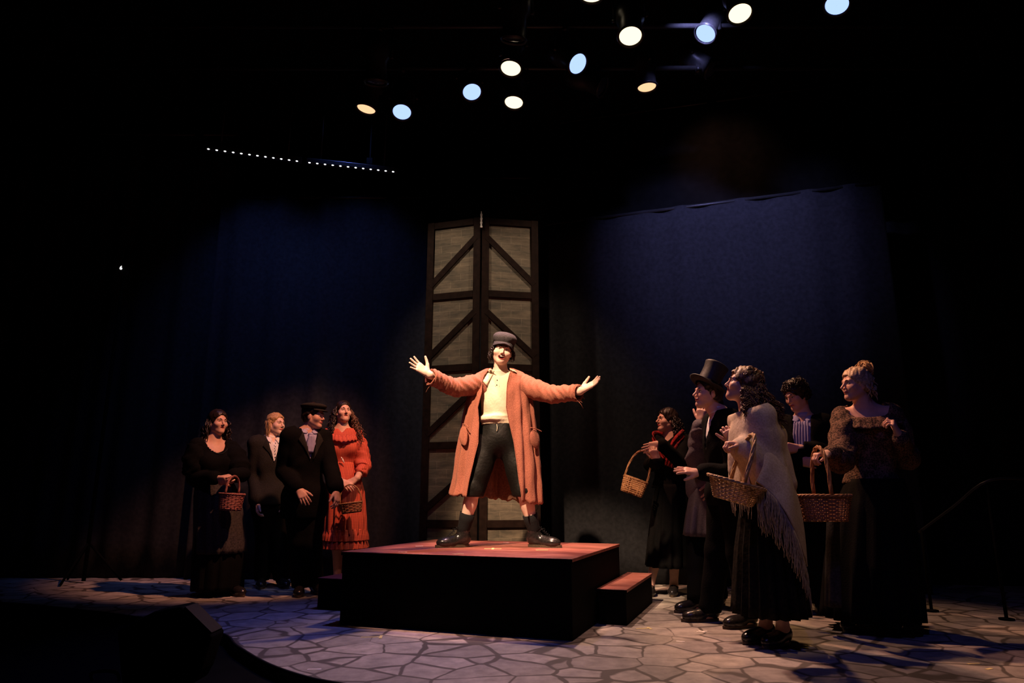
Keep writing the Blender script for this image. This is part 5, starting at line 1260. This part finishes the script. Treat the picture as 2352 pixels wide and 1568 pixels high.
sh, e, wv = p7.arm[0]; sleeve('wide_sleeve', M['grey_tweed'], [sh, e, e.lerp(wv, .5) + V(-.01, 0, -.01), wv + V(0, 0, -.02)], [.075, .085, .078, .060], j_, wr=.009, n=26, freq=30, seed=2)
rowloft([(1588, 1655, 1120, Y7, .17), (1580, 1655, 1170, Y7, .19), (1575, 1652, 1230, Y7, .21)], fold=.012, nf=9, name='coat_skirt', m=M['grey_tweed'], parent=j_, seed=3)
p7.shoes()

# --- top hat man
Y8 = 5.05
p8 = Person('person in profile wearing a tall black top hat and black tailcoat, hand held out', Y8, (1624, 903), (-.95, -.28, .10), (.12, 0, 1), (1653, 953), (-1, -.12, 0), sw=.175, build=1.0,
    hips=(1672, 1130), knees=[(1650, 1265, Y8 + .1), (1700, 1270, Y8 - .1)], feet=[(1632, 1406, Y8 + .12, (-.95, -.12, 0)), (1722, 1432, Y8 - .1, (-.92, -.35, 0))],
    arms=[dict(e=(1660, 1070, .14), w=(1640, 1090, .20), d=(-.9, 0, .1), n=(0, .2, -1), ts=1),
          dict(e=(1684, 1085, -.16), w=(1608, 1086, -.22), d=(-.95, -.1, .16), n=(.08, .55, -.8), ts=1, curl=(.08, .12, .10), spread=1.0)], skin='skin', hs=.97, jaw=1.02, nose=1.08)
p8.brows(); p8.scalp('hair_dark', hairline=.07, low=-.05, seed=2)
s_, j_ = suit(p8, 'black_wool', [(-.24, -.004, .004), (-.05, -.05, .05), (.03, -.07, .07)], P(0, 1160, Y8).z, t=.024)
# shirt collar band
q = p8.nb.lerp(p8.W(0, -.028, -.07), .28); mb = MB(); mb.lathe([(.062, -.02), (.0585, .024)], 30, tuple(q), frame(p8.bf, (p8.W(0, 0, -.1) - p8.nb).normalized())[2].to_track_quat('Z', 'Y').to_matrix(), False); o = mb.build('collar_band', M['shirt_white'], s_); solid(o, .003)
p8.shoes()
# the hat
axd = V(.58, .04, 1).normalized(); R_ = axd.to_track_quat('Z', 'Y').to_matrix(); hb = p8.W(0, .008, .056)
mb = MB(); mb.lathe([(.086, -.01), (.085, .03), (.081, .08), (.083, .135), (.089, .170), (.091, .180), (.086, .185), (.02, .187), (.001, .187)], 48, hb, R_, False); hat = mb.build('top_hat', M['silk'], p8.root)
rows_ = []
for j in range(7):
    t = j / 6; rows_.append([hb + R_ @ V(math.cos(a) * (.084 + .056 * t), math.sin(a) * (.084 + .056 * t), .0 + .022 * t * t * abs(math.sin(a + math.atan2(0, 1)))) for a in [2 * math.pi * k / 64 for k in range(65)]])
mb = MB(); mb.grid(rows_); br_ = mb.build('brim', M['silk'], hat); solid(br_, .006, 0)
mb = MB(); mb.lathe([(.0868, .002), (.0862, .034)], 48, hb, R_, False); bb = mb.build('hat_band', M['black_wool'], hat); solid(bb, .002, 1)

# --- woman in cream shawl with basket (nearest the camera)
Y9 = 4.4
p9 = Person('person in a cream fringed shawl seen from the side, holding a pale wicker basket', Y9, (1706, 884), (-.93, .12, .30), (.25, 0, 1), (1722, 948), (-.90, -.1, 0), sw=.15, build=1.02,
    hips=(1762, 1130), knees=[(1770, 1280, Y9 + .08), (1785, 1285, Y9 - .08)], feet=[(1760, 1450, Y9 + .06, (-.85, -.4, 0)), (1800, 1462, Y9 - .04, (-.80, -.5, 0))], female=True,
    arms=[dict(e=(1722, 1070, .16), w=(1690, 1020, .10), d=(-.4, -.2, .6), n=(.2, .8, 0), ts=1, curl=(.8, .9, .5)),
          dict(e=(1748, 1082, -.14), w=(1706, 1020, -.18), d=(-.9, -.1, .05), n=(0, .1, -1), ts=1, curl=(1.0, 1.1, .7), spread=.2)], skin='skin', hs=.97, mouth=.3, nose=1.0, hand_s=.95)
p9.brows(); p9.scalp('hair_brown', hairline=.070, low=-.085, seed=8, back=.03, wr=.006, side=-.012)
p9.curls('hair_brown', 150, seed=5, size=.022, rad=1.0, zmin=-.03, amin=-108, amax=108)
p9.locks('hair_brown', 200, .25, wave=.013, r=.0042, a0=-70, a1=80, spread=.014, seed=9, fall=(.10, .0, .02), curl=20, start=.05)
p9.locks('hair_brown', 110, .24, wave=.013, r=.0042, a0=-112, a1=-60, spread=.004, seed=19, fall=(-.02, -.05, 0), curl=18, start=.0, name='hair_front')
bd = p9.top('blouse', 'shirt_white', t=.006, zlow=P(0, 1120, Y9).z, wr=(.004, 24, 3), v=[(-.09, -.004, .004), (.0, -.05, .05), (.03, -.07, .07)], arms=False, upneck=.0)
# shawl body wraps shoulders and near arm
sh9, e9, w9 = p9.arm[1]
sk = p9.T[:4] + [rc(p9.sa, .06, p9.sb, .066, .05), rc(sh9, .070, e9, .075, .06), rc(e9, .075, e9.lerp(w9, .7), .055, .05), rc(p9.arm[0][0], .07, p9.arm[0][1], .06, .05), rc(p9.arm[0][1], .06, p9.arm[0][2], .045, .05), rc(P(1728, 958, Y9 - .02), .085, P(1742, 1010, Y9 - .06), .115, .06), rc(P(1742, 1010, Y9 - .06), .115, P(1757, 1085, Y9 - .08), .105, .05), rc(P(1735, 955, Y9 + .02), .08, P(1722, 975, Y9 + .14), .07, .06),
      rc(P(1757, 1085, Y9 - .08), .100, P(1700, 1028, Y9 - .16), .050, .06), rc(P(1770, 1010, Y9 + .04), .08, P(1790, 1110, Y9), .09, .06), rc(P(1700, 1000, Y9 + .04), .055, P(1700, 1080, Y9 + .02), .055, .04), rc(P(1735, 950, Y9), .09, P(1760, 1000, Y9 + .05), .1, .05)]
sh_ = surf('shawl', sk, M['knit_cream'], p9.root, .008, t=.016, wr=(.0065, 24, 6, .6), clips=[plane(P(1728, 936, Y9), (-.30, 0, 1)), plane((0, 0, P(0, 1128, Y9).z), (0, 0, -1))])
def sheet(name, m, corners, nu, nv, parent, wob=.01, th=.005, fr=16, seed=0, bulge=(0, 0, 0)):
    """corners: top-left path, bottom path lists of points"""
    A = cr(corners[0], 8); B = cr(corners[1], 8); rows_ = []; rs = random.Random(seed); p0 = rs.uniform(0, 6)
    for j in range(nv + 1):
        t = j / nv; row = []
        for i in range(nu + 1):
            s_ = i / nu; a = lerpl(A, s_); b2 = lerpl(B, s_); q = a.lerp(b2, t) + Vector(bulge) * math.sin(math.pi * t)
            q += V(0, -1, 0) * wob * math.sin(fr * s_ + p0 + 1.5 * t) * (.3 + .7 * t); row.append(q)
        rows_.append(row)
    mb = MB(); mb.grid(rows_); o = mb.build(name, m, parent); solid(o, th); return o, B
def fringe(name, m, path, n, lo, hi, parent, seed=0, r=.0017, sway=.02, drift=(0, 0, 0), nper=1):
    rs = random.Random(seed); mb = MB(); Q = cr(path, 8)
    for i in range(n):
        p = lerpl(Q, (i + rs.random()) / n); L = rs.uniform(lo, hi); a = rs.uniform(0, 6); pts = []
        for k in range(7):
            t = k / 6; pts.append(p + V(math.sin(a + t * 5) * sway * t, math.cos(a + t * 4) * sway * t, -L * t) + Vector(drift) * t)
        mb.tube(pts, r, 4)
    return mb.build(name, m, parent)
# long back triangle of the shawl
top_ = [P(1740, 1010, Y9 - .17), P(1762, 1000, Y9 - .13), P(1780, 1010, Y9 - .02), P(1786, 1020, Y9 + .12)]
bot_ = [P(1735, 1105, Y9 - .27), P(1782, 1145, Y9 - .29), P(1828, 1225, Y9 - .25), P(1852, 1300, Y9 - .06)]
o, B = sheet('shawl_tail', M['knit_cream'], (top_, bot_), 60, 46, sh_, wob=.010, fr=14, seed=2, bulge=(.035, -.02, 0))
fringe('shawl_fringe', M['fringe'], bot_, 240, .10, .30, sh_, seed=1, drift=(.005, 0, 0), sway=.014)
# front panels with fringe
tp = [P(1676, 1020, Y9 + .06), P(1690, 1012, Y9 - .04), P(1712, 1018, Y9 - .16)]; bt = [P(1676, 1110, Y9 + .06), P(1694, 1112, Y9 - .06), P(1722, 1116, Y9 - .18)]
sheet('shawl_front', M['knit_cream'], (tp, bt), 30, 20, sh_, wob=.012, fr=16, seed=5)
fringe('front_fringe', M['knit_cream'], bt, 46, .10, .20, sh_, seed=6, sway=.008)
mb = MB(); mb.tube(cr([P(1730, 1040, Y9 - .14), P(1712, 1022, Y9 - .17), P(1698, 1016, Y9 - .185)], 5), [.040, .042, .044, .045, .044, .042, .040, .038, .034, .030, .026], 14); mb.build('dark_glove', M['grey_tweed'], p9.root)
rowloft([(1724, 1794, 1095, Y9, .12), (1708, 1806, 1160, Y9, .15), (1698, 1824, 1260, Y9, .20), (1692, 1846, 1408, Y9, .26)], fold=.020, nf=20, name='skirt', m=M['dark_skirt'], parent=p9.root, seed=33)
p9.shoes(L=.235, w=.9)
basket('pale straw basket with braided handle held in front of the cream shawl', P(1693, 1107, Y9 - .24), .168, .105, .115, (1, .1, -.27), up=(.27, -.10, 1), handle_h=.30, m='wicker', taper=.70, rows=11, stakes=34, handle_axis='y', hw=.0075, rt=.006, lip=1.06, handle_lean=.03, wr=.0038)

# --- dark curly-haired man
Y10 = 5.5
p10 = Person('person with dark curly hair and pale pleated shirt, arms folded, looking down', Y10, (1828, 908), (-.84, -.42, -.34), (-.08, 0, 1), (1846, 962), (-.55, -.83, 0), sw=.18, build=1.02,
    hips=(1850, 1110), knees=[(1845, 1240), (1870, 1245)], feet=[(1835, 1385, Y10, (-.5, -.8, 0)), (1880, 1385, Y10 + .1, (-.2, -.95, 0))],
    arms=[dict(e=(1800, 1055, -.14), w=(1830, 1060, -.34), d=(.9, -.1, -.05), n=(0, .95, .1), ts=1),
          dict(e=(1898, 1040, -.10), w=(1838, 1030, -.34), d=(-.9, -.1, .05), n=(0, .9, .1), ts=1)], skin='skin', hs=.97)
p10.brows(); p10.scalp('hair_dark', hairline=.055, low=-.06, seed=6, back=.03, wr=.006); p10.curls('hair_dark', 190, seed=4, size=.019, rad=1.10, zmin=-.03, amin=-175, amax=175)
s_, j_ = suit(p10, 'black_wool', [(-.27, -.055, .055), (-.10, -.065, .065), (.0, -.065, .065), (.03, -.075, .075)], P(0, 1130, Y10).z, shirt_m='cravat', t=.03, wrk=(.007, 20, 8))
n = p10.nb; mb = MB()
for i in range(6):
    u = (i - 2.5) * .019; mb.tube(cr([n + p10.lat * u + p10.bf * .105 - p10.sp * .03, n + p10.lat * u * 1.1 + p10.bf * .128 - p10.sp * .12, n + p10.lat * u * 1.1 + p10.bf * .13 - p10.sp * .24], 5), .007, 6)
mb.build('shirt_pleats', M['cravat'], s_); collar(p10, 'cravat', parent=s_, h=.03)
p10.shoes()

# --- woman with bun and big basket
Y11 = 4.85
p11 = Person('person with fair hair in a high bun and dark patterned dress, carrying a large basket', Y11, (1965, 883), (-.98, -.16, .02), (.05, 0, 1), (1990, 939), (-.40, -.92, 0), sw=.175, build=1.10,
    hips=(2005, 1130), knees=[(1985, 1270), (2030, 1275)], feet=[(1958, 1425, Y11 + .05, (-.6, -.75, 0)), (2040, 1425, Y11 + .05, (-.2, -.95, 0))], female=True,
    arms=[dict(e=(1932, 1050, -.20), w=(1908, 1040, -.34), d=(-.9, -.1, -.12), n=(.1, .1, -1), ts=1, curl=(.9, 1.0, .6), spread=.2),
          dict(e=(2082, 1048, -.05), w=(2066, 1003, -.26), d=(-.35, -.15, .75), n=(-.6, .6, -.4), ts=-1, curl=(1.0, 1.0, .6), spread=.3)], skin='skin', hs=.98, nose=1.08)
p11.brows('hair_brown'); p11.scalp('hair_fair', hairline=.066, low=-.055, seed=8, back=.02, wr=.005)
mb = MB(); rs = random.Random(6); cb = p11.W(0, -.085, .115)
for i in range(70):
    a = rs.uniform(0, 6.28); b2 = rs.uniform(0, 6.28); ax = Vector((math.cos(a), math.sin(a) * .8, rs.uniform(-.4, .9))).normalized(); u = ax.orthogonal().normalized(); v = ax.cross(u); R0 = rs.uniform(.022, .060)
    mb.tube([cb + (u * math.cos(b2 + k * .42) + v * math.sin(b2 + k * .42)) * R0 * (1 + .02 * k) + ax * .003 * k for k in range(10)], [.0045 * (1 - .07 * k) for k in range(10)], 5)
mb.ball(cb, (.046, .046, .042), n=10); mb.build('bun', M['hair_blond'], p11.root)
p11.locks('hair_fair', 30, .10, wave=.008, r=.004, a0=-90, a1=90, spread=.01, seed=4, start=.06, curl=9, out=.01)
g = p11.top('dress_bodice', 'brown_print', t=.018, zlow=P(0, 1110, Y11).z, wr=(.006, 24, 3), v=[(-.10, -.05, .05), (-.04, -.125, .125), (.03, -.15, .15)], armt=1.25, upneck=-.01, cuff=.03)
n = p11.nb
rows_ = []
for j in range(8):
    t = j / 7; row = []
    for k in range(101):
        a = (k / 100 - .5) * 2 * math.pi * .96; ru = .010 * math.sin(a * 15 + 1) * t + .006 * math.sin(a * 31) * t
        row.append(n + p11.lat * math.sin(a) * (.135 + .075 * t + ru) + p11.bf * (math.cos(a) * (.085 + .065 * t + ru) + .055 * (1 if math.cos(a) > 0 else .4)) - p11.sp * ((.045 + .030 * math.cos(a)) + .085 * t * (1 - .25 * abs(math.sin(a))) ))
    rows_.append(row)
mb = MB(); mb.grid(rows_); o = mb.build('ruffle_collar', M['brown_print'], g); solid(o, .004)
for k in (0, 1):
    sh, e, wv = p11.arm[k]; sleeve('loose_sleeve', M['brown_print'], [sh + V(0, 0, .0), sh.lerp(e, .4), e + V(0, 0, -.02), e.lerp(wv, .75)], [.072, .088, .086, .058], g, wr=.007, n=28, freq=26, seed=k + 3)
rowloft([(1950, 2068, 1100, Y11, .17), (1928, 2085, 1160, Y11, .22), (1910, 2095, 1280, Y11, .28), (1903, 2100, 1418, Y11, .32)], fold=.020, nf=17, name='skirt', m=M['black_wool'], parent=p11.root, seed=23)
rowloft([(1903, 1924, 1180, Y11 - .18, .05), (1901, 1926, 1300, Y11 - .2, .06), (1900, 1928, 1392, Y11 - .2, .06)], fold=.010, nf=5, name='underskirt_panel', m=M['apron_grey'], parent=p11.root, seed=24, n=40)
p11.shoes(L=.25, w=.9)
basket('large brown wicker basket with tall braided handle carried by the woman with the bun', P(1889, 1138, Y11 - .36), .170, .115, .155, (1, .06, -.02), up=(.0, 0, 1), handle_h=.31, m='wicker_brown', taper=.80, rows=14, stakes=36, handle_axis='y', hw=.0075, rt=.0065, square=2.6, wr=.0045)
